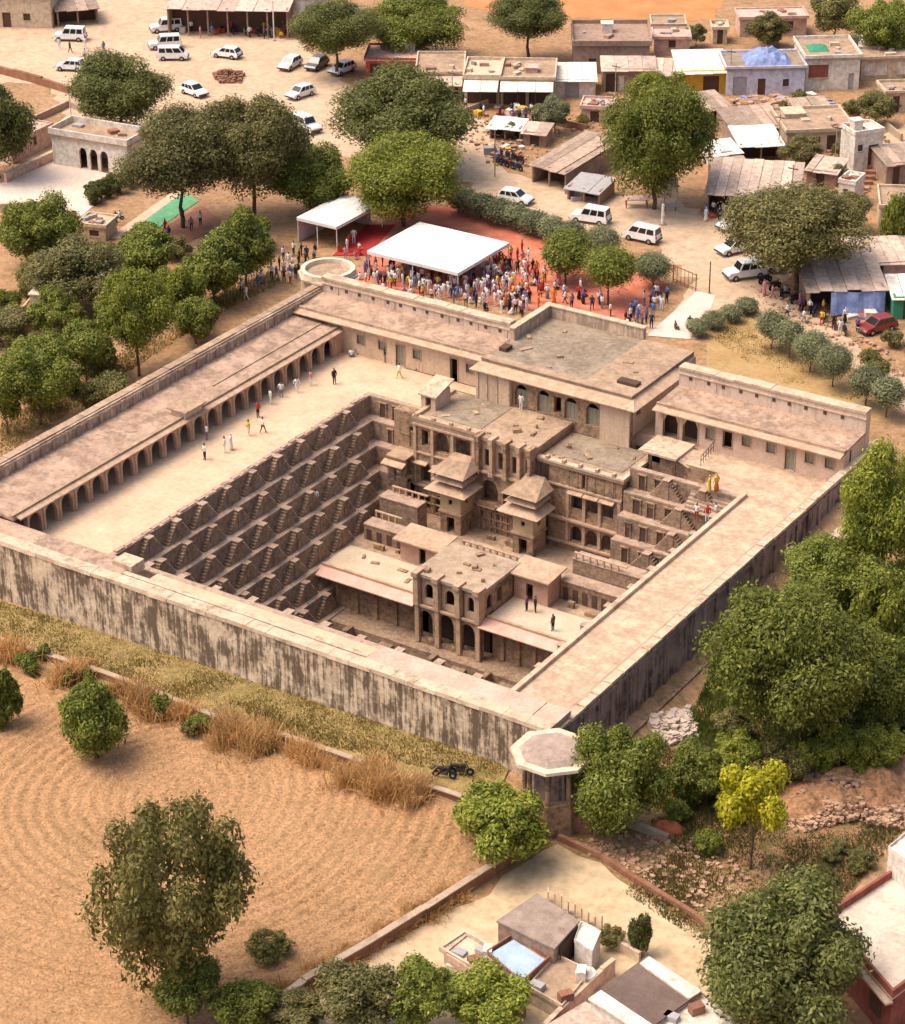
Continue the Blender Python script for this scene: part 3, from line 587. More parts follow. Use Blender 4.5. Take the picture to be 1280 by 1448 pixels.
band(6.2, 13.2, FY, -3.4); band(6.2, 13.2, FY, -6.75, .18, .25); band(6.2, 13.2, FY, -.6, .2, .22)
for x in (6.25, 8.15, 10.35, 12.65): q = MB(); q.box(x, x+.3, FY-.16, FY+.02, -6.6, -.6); q.build('pilaster', CHAJJA, pa)
# B, right half: open loggia behind tall piers
q = MB(); q.box(13.25, 19.1, FY-.15, 41.6, -.3, .06); q.build('roof', ROOFTAN, pa)
for i, x in enumerate((13.3, 14.75, 16.2, 17.65, 18.75)):
    b = MB(); b.box(x, x+.32, FY-.55, FY+.1, -3.4, -.3); b.box(x-.06, x+.38, FY-.72, FY+.5, -.3, .28); b.box(x-.08, x+.4, FY-.62, FY+.12, -3.5, -3.2); b.build('pier', CHAJJA if i % 2 else STONE, pa)
for x0, x1 in ((13.62,14.75),(15.07,16.2),(16.52,17.65),(17.97,18.75)):
    b = MB(); awall(b, (x0, FY+.12), (1,0), (0,1), x1-x0, -3.3, -.3, .2, [(.22, x1-x0-.22, -2.9, -1.2, False)]); b.build('loggia_panel', CREAM, pa)
b = MB(); awall(b, (19.0, FY), (0,1), (-1,0), 6.8, -3.3, -.3, .3, [(.5,1.3,-2.9,-.9,False),(1.9,2.7,-2.9,-.9,False),(3.3,4.1,-2.9,-.9,False)]); b.build('side_wall', STONE, pa)
q = MB(); awall(q, (13.2, FY), (1,0), (0,1), 5.8, -6.7, -3.3, .55, [(.35,2.15,-6.5,-4.2,True),(2.7,4.3,-6.5,-4.4,True)]); q.build('middle_wall', STONE, pa)
q = MB(); q.box(13.2, 19.0, FY, FY+.6, -9.7, -6.7); q.build('carved_wall', CARVED, pa)
for z in (-7.3, -8.1, -8.9): band(13.2, 18.3, FY, z, .14, .2, CARVED)
for i in range(9): q = MB(); x = 13.3+i*.58; q.box(x, x+.2, FY-.12, FY+.02, -9.5, -6.9); q.build('carved_rib', CARVED, pa)
for i in range(6): q = MB(); x = 13.55+i*.85; q.box(x, x+.34, FY-.05, FY+.0, -8.0, -7.45); q.build('niche_shade_panel', SHADEIN, pa)  # flat panels, the shade of shallow niches painted as dark colour
band(13.2, 19.0, FY, -3.45, .2, .3); band(13.2, 19.0, FY, -6.8, .2, .35)
# C, right block with two rows of arches
CY_ = 35.6
up = [(23.1-20.2-.58, 23.1-20.2+.58, -5.75, -3.5, True), (24.7-20.2-.58, 24.7-20.2+.58, -5.75, -3.5, True), (26.3-20.2-.58, 26.3-20.2+.58, -5.75, -3.5, True)]
q = MB(); awall(q, (20.2, CY_), (1,0), (0,1), 7.5, -6.3, -3.1, .5, up, N=8); q.build('upper_wall', STONE, pa)
q = MB(); awall(q, (20.2, CY_), (1,0), (0,1), 7.5, -9.6, -6.3, .5, [(a-.02, b+.02, -8.5, -6.85, True) for a, b, *_ in up], N=8); q.build('lower_wall', STONE, pa)
q = MB(); awall(q, (20.2, CY_), (1,0), (0,1), 7.5, -3.1, -1.2, .5, [(3.45,3.75,-2.9,-1.5,False)]); q.build('attic_wall', CARVED, pa)
q = MB(); awall(q, (27.696, CY_+.505), (0,1), (-1,0), 5.5, -9.6, -1.2, .45, [(.7,1.3,-5.9,-3.8,True),(2.1,2.7,-5.9,-3.2,True),(3.6,4.4,-5.9,-3.8,True)]); q.build('side_wall', STONE, pa)
q = MB(); q.box(19.05, 26.6, CY_+1.3, 41.6, -9.6, -1.2); q.box(19.05, 22.0, CY_+.5, CY_+1.3, -9.6, -1.2); q.build('core', CARVED, pa)
for z in (-6.25, -3.0): q = MB(); q.box(22.0, 27.2, CY_+.52, CY_+1.32, z-.14, z); q.build('floor_slab', STONE, pa)
for a, b, *_ in up:
    q = MB(); q.box(20.2+a, 20.2+b, CY_+.12, CY_+.2, -5.75, -5.1); q.build('balustrade', STONE, pa)
q = MB(); q.box(19.1, 27.95, CY_-.25, 41.5, -1.2, -.92); q.build('roof', ROOFTAN, pa)
q = MB(); q.box(19.6, 27.0, CY_+1.2, 41.3, -.92, -.87); q.build('roof_patch', ROOFGREY, pa)
q = MB(); q.box(19.1, 28.0, CY_-.32, CY_+.2, -.92, -.7); q.box(27.6, 28.0, CY_+.2, 41.4, -.92, -.7); q.build('roof_kerb', CREAM, pa)
band(20.2, 27.7, CY_, -6.4, .2, .35); band(20.2, 27.7, CY_, -3.15, .16, .2); band(20.2, 27.7, CY_, -8.75, .18, .3)
for x in (22.05, 23.75, 25.35, 27.3): q = MB(); q.box(x, x+.3, CY_-.1, CY_+.02, -8.5, -3.2); q.build('pilaster', CHAJJA, pa)
for x, w in ((22.2, 1.4), (24.4, 2.6)): q = MB(); q.box(x, x+w, CY_-.05, CY_+.02, -2.8, -1.6); q.build('wall_panel', STONE, pa)
# D, two projecting balconies
def jharokha(x0, x1, mw):
    y0, y1 = 32.5, FY; 
    q = MB()
    awall(q, (x0, y0), (1,0), (0,1), x1-x0, -7.3, -4.8, .25, [((x1-x0)/2-.2, (x1-x0)/2+.2, -6.5, -6.0, False)]); q.build('balcony_wall', mw, pa)
    q = MB(); awall(q, (x0, y0), (1,0), (0,1), x1-x0, -9.7, -7.3, .25, [((x1-x0)/2-.42, (x1-x0)/2+.42, -9.5, -7.8, False)]); q.build('balcony_base', STONE, pa)
    q = MB(); awall(q, (x1-.004, y0+.255), (0,1), (-1,0), y1-y0-.255, -7.3, -4.8, .25, [(.6,1.1,-6.6,-6.0,False)]); q.build('balcony_side', mw, pa)
    q = MB(); q.box(x1-.25, x1-.004, y0+.255, y1, -9.7, -7.3); q.box(x0+.004, x0+.25, y0+.255, y1, -9.7, -4.8); q.build('balcony_side', STONE, pa)
    q = MB(); q.box(x0+.3, x1-.3, y0+1.2, y1, -9.7, -4.8); q.build('balcony_core', SHADEIN, pa)
    q = MB(); q.box(x0-.15, x1+.15, y0-.15, y1, -7.42, -7.24); q.build('balcony_ledge', CHAJJA, pa)
    for z, o, h in ((-4.95, 1.1, .4), (-4.05, .62, .3)):
        q = MB(); q.hexa([(x0-o,y0-o,z),(x1+o,y0-o,z),(x1+o,y1-.1,z),(x0-o,y1-.1,z),(x0-.1,y0-.1,z+h),(x1+.1,y0-.1,z+h),(x1+.1,y1-.1,z+h),(x0-.1,y1-.1,z+h)]); q.build('balcony_eave', CHAJJA, pa)
        q = MB(); q.box(x0-.05, x1+.05, y0-.05, y1-.12, z+h, z+h+.5); q.build('balcony_tier', STONE, pa)
    q = MB(); o = .8; z = -3.26; q.hexa([(x0-o,y0-o,z),(x1+o,y0-o,z),(x1+o,y1-.05,z),(x0-o,y1-.05,z),(x0+.35,y0+1.3,z+.8),(x1-.35,y0+1.3,z+.8),(x1-.1,y1-.05,z+1.0),(x0+.1,y1-.05,z+1.0)]); q.build('balcony_roof', ROOFTAN, pa)
    for dx in (0, x1-x0-.3):
        q = MB(); q.hexa([(x0+dx,y0+.3,-10.6),(x0+dx+.3,y0+.3,-10.6),(x0+dx+.3,y1,-10.6),(x0+dx,y1,-10.6),(x0+dx,y0,-9.7),(x0+dx+.3,y0,-9.7),(x0+dx+.3,y1,-9.7),(x0+dx,y1,-9.7)]); q.build('bracket', STONE, pa)
jharokha(10.55, 12.75, YELLOW); jharokha(18.35, 20.45, YELLOW)
# left side wing stepping down to the ledges
q = MB(); awall(q, (3.6, 35.4), (1,0), (0,1), 2.6, -3.8, -.02, .35, [(1.7,2.4,-3.5,-1.4,False)]); q.box(3.6, 6.2, 36.3, 36.52, -3.8, -.02); q.box(3.6, 3.9, 35.76, 36.3, -3.8, -.02); q.box(3.95, 6.2, 35.76, 36.29, -.2, -.03); q.build('wing_wall', STONE, pa)
q = MB(); awall(q, (4.2, 33.3), (1,0), (0,1), 2.0, -6.6, -3.85, .3, [(.8,1.5,-6.3,-4.5,False)]); q.box(4.2, 6.2, 34.3, 36.0, -6.6, -3.86); q.build('wing_wall', STONE, pa)
q = MB(); q.box(4.1, 6.25, 33.2, 35.4, -3.85, -3.7); q.build('wing_roof', ROOFTAN, pa)
q = MB(); q.slab([(3.9,32.6,-4.35),(6.3,32.6,-4.35),(6.3,33.3,-4.1),(3.9,33.3,-4.1)], .08); q.build('wing_eave', CHAJJA, pa)
# small stair head on the terrace
q = MB(); awall(q, (5.6, 36.9), (1,0), (0,1), 1.6, 0, 1.5, .25, [(.5,1.1,.05,1.3,False)]); q.box(5.6, 5.85, 37.15, 39.4, 0, 1.5); q.box(6.95, 7.2, 37.15, 39.4, 0, 1.5); q.build('stair_head', CREAM, pa)
q = MB(); q.slab([(5.4,36.7,1.5),(7.4,36.7,1.5),(7.4,39.8,2.2),(5.4,39.8,2.2)], .15); q.build('stair_roof', COPING, pa)

# ---- right kiosk with pale roof and shade
ki = thing('stair_kiosk', 'tall stair kiosk with pale slab roof and side awning beside the palace', 'kiosk', (29.2, 41, -4))
q = MB(); awall(q, (27.95, 39.7), (1,0), (0,1), 2.75, -6.3, .25, .3, [(.3,1.2,-2.6,-.6,False),(1.7,2.3,-5.4,-3.6,False),(.4,1.0,-5.4,-3.8,False)]); q.build('front_wall', STONE, ki)
q = MB(); awall(q, (30.696, 40.005), (0,1), (-1,0), 2.6, -6.3, .25, .3, [(.8,1.6,-1.6,-.2,False)]); q.build('side_wall', STONE, ki)
q = MB(); q.box(28.0, 30.3, 41.2, 42.6, -6.3, .25); q.build('core', SHADEIN, ki)
q = MB(); q.box(27.2, 31.0, 39.2, 42.8, .25, .45); q.build('roof', COPING, ki)
q = MB(); q.slab([(31.0,39.5,.22),(32.1,39.5,-.2),(32.1,42.4,-.2),(31.0,42.4,.22)], .08); q.build('awning', COPING, ki)
q = MB(); q.box(28.0, 30.6, 39.55, 39.72, -3.2, -3.02); q.build('string_course', CHAJJA, ki)
q = MB(); awall(q, (30.75, 37.7), (1,0), (0,1), 3.2, -5.7, -2.0, .3, [(1.3,2.0,-5.2,-3.4,False)]); q.box(30.75, 33.95, 38.6, 39.7, -5.7, -2.0); q.build('lower_wall', STONE, ki)
q = MB(); q.box(30.75, 35.0, 39.71, 39.95, -5.7, -.02); q.box(34.75, 35.0, 37.15, 39.7, -5.7, -.02); q.build('terrace_side', STONE, ki)
q = MB(); q.box(30.75, 34.7, 37.6, 39.70, -2.0, -1.85); q.build('lower_roof', LEDGE, ki)
q = MB(); q.slab([(31.4,36.9,-2.95),(33.6,36.9,-2.95),(33.6,37.7,-2.7),(31.4,37.7,-2.7)], .08); q.build('awning', COPING, ki)
q = MB()
for i in range(7): q.box(34.0, 38.6, 37.08-.28*(i+1), 37.08-.28*i, -1.9, -.25*(i+1)-.02)
q.build('stair', LEDGE, ki)
# rail with yellow-clad visitors' stair
rl = thing('stair_railing', 'grey metal railing along the steps outside the cloister door', 'railing', (33.0, 41.5, 0))
for i in range(6): q = MB(); q.tube((32.6+i*.08, 43.2-i*.62, -.1), (32.6+i*.08, 43.2-i*.62, .95), .035); q.build('post', IRON, rl)
for z in (.5, .93): q = MB(); q.tube((32.6,43.2,z), (33.0,40.1,z), .03); q.build('rail', IRON, rl)

# ================================================================== lower pavilion on the water side
lo_ = thing('lower_pavilion', 'lower three arched pavilion with flat roof and side terraces above the water', 'pavilion', (19, 23, -13.5))
q = MB(); awall(q, (15.9, 20.5), (1,0), (0,1), 6.7, -13.4, -9.5, .5, [(.35,1.75,-12.9,-10.1,True),(2.35,3.95,-12.9,-9.9,True),(4.65,6.1,-12.9,-10.1,True)], N=8); q.build('arched_wall', STONE, lo_)
q = MB()
for x0, x1 in ((16.4,17.9),(18.5,20.1),(20.8,22.1)): awall(q, (x0, 20.75), (1,0), (0,1), x1-x0, -9.5, -6.9, .3, [(.3, x1-x0-.3, -9.0, -7.5, True)])
q.build('upper_wall', CREAM, lo_)
for x in (15.85, 17.95, 20.15, 22.15): q = MB(); q.box(x, x+.5, 20.15, 21.1, -9.6, -6.75); q.box(x-.06, x+.56, 19.95, 21.2, -6.75, -6.3); q.box(x+.05, x+.45, 20.3, 20.6, -13.3, -9.6); q.build('pier', CHAJJA, lo_)
q = MB(); q.box(15.7, 22.75, 20.4, 26.8, -6.8, -6.5); q.build('roof', mat('rough_roof', (.43,.32,.225), (.31,.225,.155), (.53,.41,.3), 1.3, stain_amt=.5, stain_pos=.52, stain=(.25,.175,.125), bump=.1), lo_)
q = MB(); q.box(16.0, 22.4, 22.3, 26.6, -13.4, -6.8); q.box(16.0, 22.5, 21.0, 22.3, -9.75, -9.55); q.build('core', SHADEIN, lo_)
q = MB(); awall(q, (22.6, 20.9), (0,1), (-1,0), 5.8, -9.4, -6.8, .25, [(.6,1.5,-8.9,-7.4,True),(2.2,3.1,-8.9,-7.4,True)]); q.build('side_wall', STONE, lo_)
q = MB(); q.box(15.9, 16.15, 21.1, 26.6, -9.4, -6.8); q.build('side_wall', STONE, lo_)
q = MB(); q.box(15.8, 22.7, 20.3, 20.55, -9.72, -9.5); q.build('string_course', CHAJJA, lo_)
for x0, x1 in ((5.3, 15.7), (22.75, 31.2)):
    q = MB(); q.box(x0, x1, 21.3, 25.6, -9.65, -9.3); q.build('terrace_floor', mat('terrace_plaster', (.55,.43,.31), (.46,.35,.24), (.62,.5,.38), .5, stain_amt=.25, stain_pos=.6, stain=(.35,.25,.17)), lo_)
    q = MB(); q.box(x0, x1, 21.25, 21.5, -9.3, -9.12); q.build('terrace_kerb', CHAJJA, lo_)
    chajja(lo_, x0-.2, x1+.1, 21.2, -9.35, 1.1, .4, mat('pink_eave', (.60,.37,.29), (.5,.29,.22), (.68,.46,.38), .8, stain_amt=.3, stain_pos=.6))
    q = MB(); q.box(x0+.3, x1-.2, 21.7, 22.2, -13.4, -9.65); q.build('terrace_wall', STEP, lo_)
    for i in range(4): q = MB(); x = x0+1.2+i*(x1-x0-2)/4; q.box(x, x+.35, 21.5, 21.72, -13.3, -9.7); q.build('pilaster', STONE, lo_)
q = MB(); q.box(5.3, 31.2, 25.6, 34.7, -9.75, -9.42); q.box(19.0, 28.0, 34.7, 36.9, -9.75, -9.425); q.box(28.0,31.2,34.7,35.2,-9.75,-9.43); q.build('courtyard_floor', ROOFTAN, lo_)
# two small rooms behind
def room(x0, x1, y0, y1, zt, mw, door):
    b = MB(); awall(b, (x0, y0), (1,0), (0,1), x1-x0, -9.5, zt, .25, [door]); b.build('room_wall', mw, lo_)
    b = MB(); b.box(x1-.25, x1, y0+.26, y1, -9.5, zt); b.box(x0, x0+.25, y0+.26, y1, -9.5, zt); b.box(x0+.26, x1-.26, y1-.25, y1, -9.5, zt); b.build('room_wall', mw, lo_)
    b = MB(); b.slab([(x0-.45,y0-.6,zt+.05),(x1+.45,y0-.6,zt+.05),(x1+.45,y1+.2,zt+.28),(x0-.45,y1+.2,zt+.28)], .14); b.build('room_roof', CHAJJA, lo_)
PINKW = mat('pink_wash', (.47,.29,.22), (.37,.21,.155), (.56,.37,.29), .8, stain_amt=.35, stain_pos=.57)
room(22.8, 26.2, 25.6, 27.9, -6.7, PINKW, (1.2,1.9,-9.3,-7.6,False)); room(10.5, 14.6, 26.1, 28.3, -7.25, PINKW, (2.0,2.7,-9.4,-7.8,False))
# walls and ramps right of the room, cascades of ledges at the water
for i, (x0, x1, y, zt) in enumerate(((26.3,32.5,27.6,-7.6),(26.5,33.5,29.3,-6.2),(14.7,22.7,29.6,-8.6),(5.6,10.4,27.4,-7.9),(5.4,9.6,30.2,-6.4))):
    q = MB(); q.box(x0, x1, y, y+1.5, -9.5, zt); q.build('ledge_wall', STEP, lo_)
    q = MB(); q.box(x0-.05, x1+.05, y-.06, y+1.5, zt, zt+.1); q.build('ledge', LEDGE, lo_)
for i, (y0, z) in enumerate(((19.3,-13.4),(18.3,-14.2),(17.4,-15.0))):
    q = MB(); q.box(7.2, 31.4, y0, y0+1.1+(1.8 if i == 0 else 0), -16, z); q.build('water_step', STEP, lo_)
for x in (13.0, 20.6, 25.5):
    q = MB(); 
    for i in range(6): q.box(x, x+1.3, 16.4+i*.32, 19.4, -16, -15.3+i*.3)
    q.build('water_stair', STEP, lo_)
for x in (9.5, 18.5, 24.0, 28.4): q = MB(); q.box(x, x+.5, 18.2, 19.32, -14.25, -13.2); q.build('block', STEP, lo_)

# broken parapets, lintels and posts scattered over the palace terraces
rgp = random.Random(11)
for i in range(16):
    x = 5.6+rgp.random()*25; y = rgp.choice((26.0, 28.6, 30.9, 33.0))+rgp.random()*.8; w = rgp.uniform(.3,1.2); hh = rgp.uniform(.3,.8)
    if 10 < x < 15.2 and y < 29 or 22.3 < x < 26.9 and y < 28.6 or 9.5 < x < 14 and y > 31.5 or 17.5 < x < 21.5 and y > 31.5: continue
    q = MB(); q.box(x, x+w, y, y+.35, -9.5, -9.42+hh); q.build('loose_block', STONE, lo_)
for x0, x1, y, z in ((6.0,10.2,31.45,-6.3),(5.8,9.0,28.95,-7.8),(26.7,32.2,29.25,-6.1),(14.9,22.5,29.55,-8.5)):
    n = int((x1-x0)/.7)
    for i in range(n): q = MB(); q.box(x0+i*.7, x0+i*.7+.16, y, y+.16, z, z+.55); q.build('baluster', CHAJJA, lo_)
    q = MB(); q.box(x0-.05, x1-.3, y-.02, y+.18, z+.55, z+.66); q.build('handrail', CHAJJA, lo_)
for i in range(7): q = MB(); x = 26.6+i*.95; q.box(x, x+.5, 27.55, 27.62, -9.3, -8.1); q.build('niche_shade_panel', SHADEIN, lo_)  # dark panels stand for shaded niches, nothing is recessed
for i in range(4): q = MB(); x = 5.9+i*1.1; q.box(x, x+.5, 27.35, 27.42, -9.3, -8.3); q.build('niche_shade_panel', SHADEIN, lo_)  # same flat panels with niche shade in their colour
for i in range(9): q = MB(); x = 6.3+i*1.0; q.box(x, x+.12, FY-.06, FY+.02, -9.4, -6.9); q.build('carved_rib', CARVED, pa)
for z in (-7.6, -8.4): band(6.25, 10.4, FY, z, .12, .14, CARVED)
for i in range(6): q = MB(); x = 22.2+i*.9; q.box(x, x+.14, CY_-.1, CY_+.02, -2.9, -1.3); q.build('carved_rib', CARVED, pa)

def chips(par, x0, x1, y0, y1, z, n, m, nm='fallen_stone', hmax=.35):
    for i in range(n):
        x, y = rgp.uniform(x0, x1), rgp.uniform(y0, y1); s = rgp.uniform(.15,.5); q = MB(); q.rbox((x, y), (cos(i*1.7), sin(i*1.7)), s*.5, s*rgp.uniform(.5,1.4), z-.03, z+rgp.uniform(.06,hmax)); q.build(nm, m, par)
chips(pa, 6.6, 13, 35.2, 41, .02, 8, CHAJJA); chips(pa, 13.5, 18.8, 35.2, 41, .06, 7, STONE); chips(pa, 20, 27, 36.2, 41, -.9, 8, STONE)
chips(lo_, 16.2, 22.3, 21, 26.4, -6.5, 9, STONE); chips(lo_, 6, 15, 22, 25, -9.3, 5, STONE, hmax=.2); chips(ga, 10, 24, 43, 53, 3.74, 9, ROOFTAN, hmax=.2)
# merlons, shades and balcony slabs along the palace front
for i in range(5): q = MB(); x = 20.0+i*1.7; q.box(x, x+.28, CY_-.34, CY_+.1, -.72, -.42); q.build('merlon', CHAJJA, pa)
for i in range(4): q = MB(); x = 6.4+i*1.9; q.box(x, x+.3, FY-.17, FY+.1, .28, .55); q.build('merlon', CHAJJA, pa)
for x in (7.0, 9.2, 11.6): chajja(pa, x-.8, x+.8, FY, -4.15, .5, .16)
for x in (23.1, 24.7, 26.3): q = MB(); q.slab([(x-.75,CY_-.55,-3.42),(x+.75,CY_-.55,-3.42),(x+.75,CY_+.02,-3.22),(x-.75,CY_+.02,-3.22)], .07); q.build('window_shade', CHAJJA, pa)
for x in (14.5, 16.7): q = MB(); q.box(x-.9, x+.9, FY-.7, FY+.02, -6.72, -6.55); q.build('balcony_slab', CHAJJA, pa); q = MB(); q.box(x-.85, x+.85, FY-.68, FY-.6, -6.55, -6.05); q.build('balcony_rail', STONE, pa)
# ================================================================== trees and shrubs
def crown_mesh(name, m, r, nl, lobes, leaf, seed, flat=.8, spread=.80, lob=(.14,.38), aspect=1.7, up=.35):
    """leaf faces on overlapping lobes; unit-size crown (radius 1), leaf size in metres for a crown of radius r"""
    rg = np.random.default_rng(seed); C_ = []; R_ = []
    for i in range(lobes):
        d = rg.normal(size=3); d /= np.linalg.norm(d); d[2] = d[2]*flat+.08
        k = spread*rg.uniform(.45,1.05)**.6; C_.append(d*k); R_.append(rg.uniform(*lob))
    C_.append(np.zeros(3)); R_.append(.55)
    C_ = np.array(C_); R_ = np.array(R_); w = R_**2/np.sum(R_**2); pick = rg.choice(len(R_), nl, p=w)
    d = rg.normal(size=(nl,3)); d /= np.linalg.norm(d, axis=1)[:,None]
    # fewer leaves below the lobes
    flip = (d[:,2] < -.2) & (rg.random(nl) < .5); d[flip,2] *= -1
    rad = R_[pick]*(1-.45*rg.random(nl)**1.6)*(1+.13*rg.normal(size=nl)); out_ = rg.random(nl) < .07; rad[out_] *= rg.uniform(1.05,1.3,out_.sum())
    p = C_[pick] + d*rad[:,None]
    n = d + .55*rg.normal(size=(nl,3)); n[:,2] += up; n /= np.linalg.norm(n, axis=1)[:,None]
    t = np.cross(n, rg.normal(size=(nl,3))); t /= np.linalg.norm(t, axis=1)[:,None]; b = np.cross(n, t)
    s = (leaf/r)*rg.uniform(.6,1.35,nl)[:,None]
    v = np.empty((nl,4,3)); v[:,0] = p-t*s*aspect; v[:,1] = p-b*s*.8+n*s*.15; v[:,2] = p+t*s*aspect; v[:,3] = p+b*s*.8+n*s*.15
    # normalise extents
    ext = np.percentile(np.abs(p), 99.0, axis=0); v /= np.array([max(ext[0],ext[1])]*2+[ext[2]])
    me = bpy.data.meshes.new(name); me.vertices.add(nl*4); me.vertices.foreach_set('co', v.reshape(-1)); me.loops.add(nl*4); me.loops.foreach_set('vertex_index', np.arange(nl*4, dtype=np.int32))
    me.polygons.add(nl); me.polygons.foreach_set('loop_start', np.arange(0, nl*4, 4, dtype=np.int32)); me.polygons.foreach_set('loop_total', np.full(nl, 4, dtype=np.int32))
    me.materials.append(m); me.update(calc_edges=True); me.validate(); return me
BARK = mat('bark', (.12,.085,.06), scale=3, bump=.03, bscale=8)
def trunk_mesh(seed, limbs=6):
    """unit trunk: height 1 up to the crown base, limbs reaching 1.6"""
    rg = random.Random(seed); q = MB(); pts = [(0,0,-.08)]; 
    for i in range(1, 5): pts.append((rg.uniform(-.05,.05)*i*.5, rg.uniform(-.05,.05)*i*.5, i/4))
    for i in range(4): q.tube(pts[i], pts[i+1], .062-.008*i, .062-.008*(i+1), 8)
    top = Vector(pts[-1])
    for i in range(limbs):
        a = 2*pi*i/limbs+rg.uniform(-.4,.4); l = rg.uniform(.35,.7); mid = top+Vector((cos(a)*l*.45, sin(a)*l*.45, .22)); end = mid+Vector((cos(a)*l*.6, sin(a)*l*.6, rg.uniform(.15,.45)))
        q.tube(top-Vector((0,0,.1)), mid, .034, .024, 6); q.tube(mid, end, .024, .008, 5)
        e2 = mid+Vector((cos(a+.8)*l*.4, sin(a+.8)*l*.4, .3)); q.tube(mid, e2, .018, .006, 5)
    o = q.build('trunk', BARK, smooth=True); me = o.data; bpy.data.objects.remove(o); return me
TR = [trunk_mesh(i) for i in range(3)]
LM = {'dark': leafmat('leaf_dark', (0.05, 0.06, 0.015), (0.125, 0.14, 0.036), (0.25, 0.25, 0.075)),
      'green': leafmat('leaf_green', (0.065, 0.085, 0.012), (0.17, 0.2, 0.032), (0.34, 0.345, 0.07)),
      'bright': leafmat('leaf_bright', (0.085, 0.11, 0.012), (0.235, 0.27, 0.036), (0.45, 0.43, 0.075)),
      'olive': leafmat('leaf_olive', (0.075, 0.072, 0.024), (0.18, 0.165, 0.055), (0.34, 0.295, 0.11)),
      'pale': leafmat('leaf_pale', (.10,.11,.05), (.21,.225,.11), (.36,.36,.20)),
      'yellow': leafmat('leaf_yellow', (.28,.27,.01), (.46,.43,.02), (.64,.58,.06)),
      'thin': leafmat('leaf_thin', (.08,.075,.02), (.19,.175,.048), (.36,.31,.10))}
CM = {}
def crown(kind_, size, seed):
    k = (kind_, size, seed % 2)
    if k not in CM:
        r, nl, lobes, leaf = {'X': (7., 62000, 60, .105), 'L': (5., 36000, 46, .10), 'M': (3., 18000, 30, .088), 'S': (1.5, 7500, 14, .065)}[size]
        if kind_ == 'thin': CM[k] = crown_mesh('crown', LM[kind_], r, int(nl*.5), 52, leaf*.95, 50+seed, lob=(.13,.27), spread=.88)
        elif kind_ == 'yellow': CM[k] = crown_mesh('crown', LM[kind_], 2.2, 6500, 7, .085, 11, lob=(.30,.36), spread=.95, flat=.8)
        elif kind_ == 'clip': CM[k] = crown_mesh('crown', LM['pale'], r, nl, 5, leaf*.9, 60+seed, lob=(.6,.75), spread=.3)
        elif kind_ == 'clipgreen': CM[k] = crown_mesh('crown', LM['green'], r, nl, 5, leaf*.9, 62+seed, lob=(.6,.75), spread=.3)
        else: CM[k] = crown_mesh('crown', LM[kind_], r, nl, lobes, leaf, 20+seed*7+len(kind_))
    return CM[k]
TN = [0]
def tree(cx, cy, w, h, k, label, lift=.3, name='tree', cat='tree', group=None, trunk=True):
    """crown centre, width and height in the photograph; the crown stands on a trunk over the ground below it"""
    z = 3.0
    for i in range(8):
        p = P(cx, cy, z); s = scale_at(p); r = w/2/s; pit_ = math.asin(min(.99, (CAM.z-z)/(p-CAM).length))
        hv = (h/2/s)**2-(r*.85*sin(pit_))**2; rz = sqrt(max(hv, (.42*r)**2))/cos(pit_); rz = min(rz, 2.1*r)
        gz = g(p.x, p.y); th = lift*rz if trunk else -.25*rz; z = gz+th+rz*.95
    TN[0] += 1
    t = thing(name, label, cat, (p.x, p.y, gz), RNG.uniform(0, 6.28), group)
    size = 'X' if r > 5.2 else 'L' if r > 3.6 else 'M' if r > 1.9 else 'S'
    c = bpy.data.objects.new('crown' if trunk else 'foliage', crown(k, size, TN[0])); col.objects.link(c); c.parent = t
    c.location = (0, 0, z-gz); c.scale = (r*RNG.uniform(.90,.99), r*RNG.uniform(.90,.99), rz*.92)
    tk = bpy.data.objects.new('trunk' if trunk else 'stem', TR[TN[0] % 3]); col.objects.link(tk); tk.parent = t
    H = max(th+rz*.35, .25); tk.scale = (max(r*.8, .8)*.9, max(r*.8, .8)*.9, H)
    return t
G1 = 'trees beyond the outer wall'
tree(168,132,138,110,'dark','dense dark green tree beside the parked white cars and dirt wall')
tree(252,222,165,138,'olive','spreading olive tree with forked trunk beside the green strip', lift=.6)
tree(356,206,150,138,'olive','tall olive tree between the white cars and the small tent', lift=.65)
tree(437,250,125,88,'green','mid green tree just behind the small white tent')
tree(570,168,205,135,'dark','broad grey green tree in front of the row of shops')
tree(570,252,160,118,'bright','bright topped tree just behind the large white canopy')
tree(475,42,125,85,'dark','dark tree behind the parked grey car', lift=.7)
tree(592,36,145,85,'green','round green tree behind the red fronted shop')
tree(747,24,120,75,'dark','dark round tree at the edge of the orange field', lift=.9)
tree(928,200,165,160,'green','big leafy green tree over the red table by the road')
tree(935,132,95,65,'bright','bright green tree in front of the yellow shop')
tree(1131,330,190,140,'olive','big round olive green tree over the parked white cars')
tree(1248,42,85,80,'green','green tree above the far plastered walls')
tree(1182,22,70,60,'olive','olive tree behind the house with the dark red doorway')
tree(1087,40,60,45,'olive','small olive tree behind the blue sheeted roof')
tree(1240,152,50,42,'olive','small leafy tree beside the white stair tower')
tree(1135,212,60,44,'olive','leafy tree overhanging the cream flat roof')
tree(1270,310,50,80,'green','green tree beside the green shop front')
tree(-8,178,110,120,'dark','dark tree beside the pink courtyard wall')
tree(52,328,118,95,'green','round green tree beside the white courtyard')
tree(105,388,135,95,'olive','dull olive tree behind the small beige house', lift=.4)
tree(205,358,90,75,'green','green tree next to the green strip of matting')
tree(345,345,92,100,'green','green tree near the small white tent and the bastion')
tree(300,378,100,88,'green','mid green tree in the row outside the arcade wall')
tree(190,440,112,112,'bright','bright green tree in the row outside the arcade wall', lift=.8)
tree(255,412,75,80,'bright','small bright tree between the greener trees outside the arcade wall')
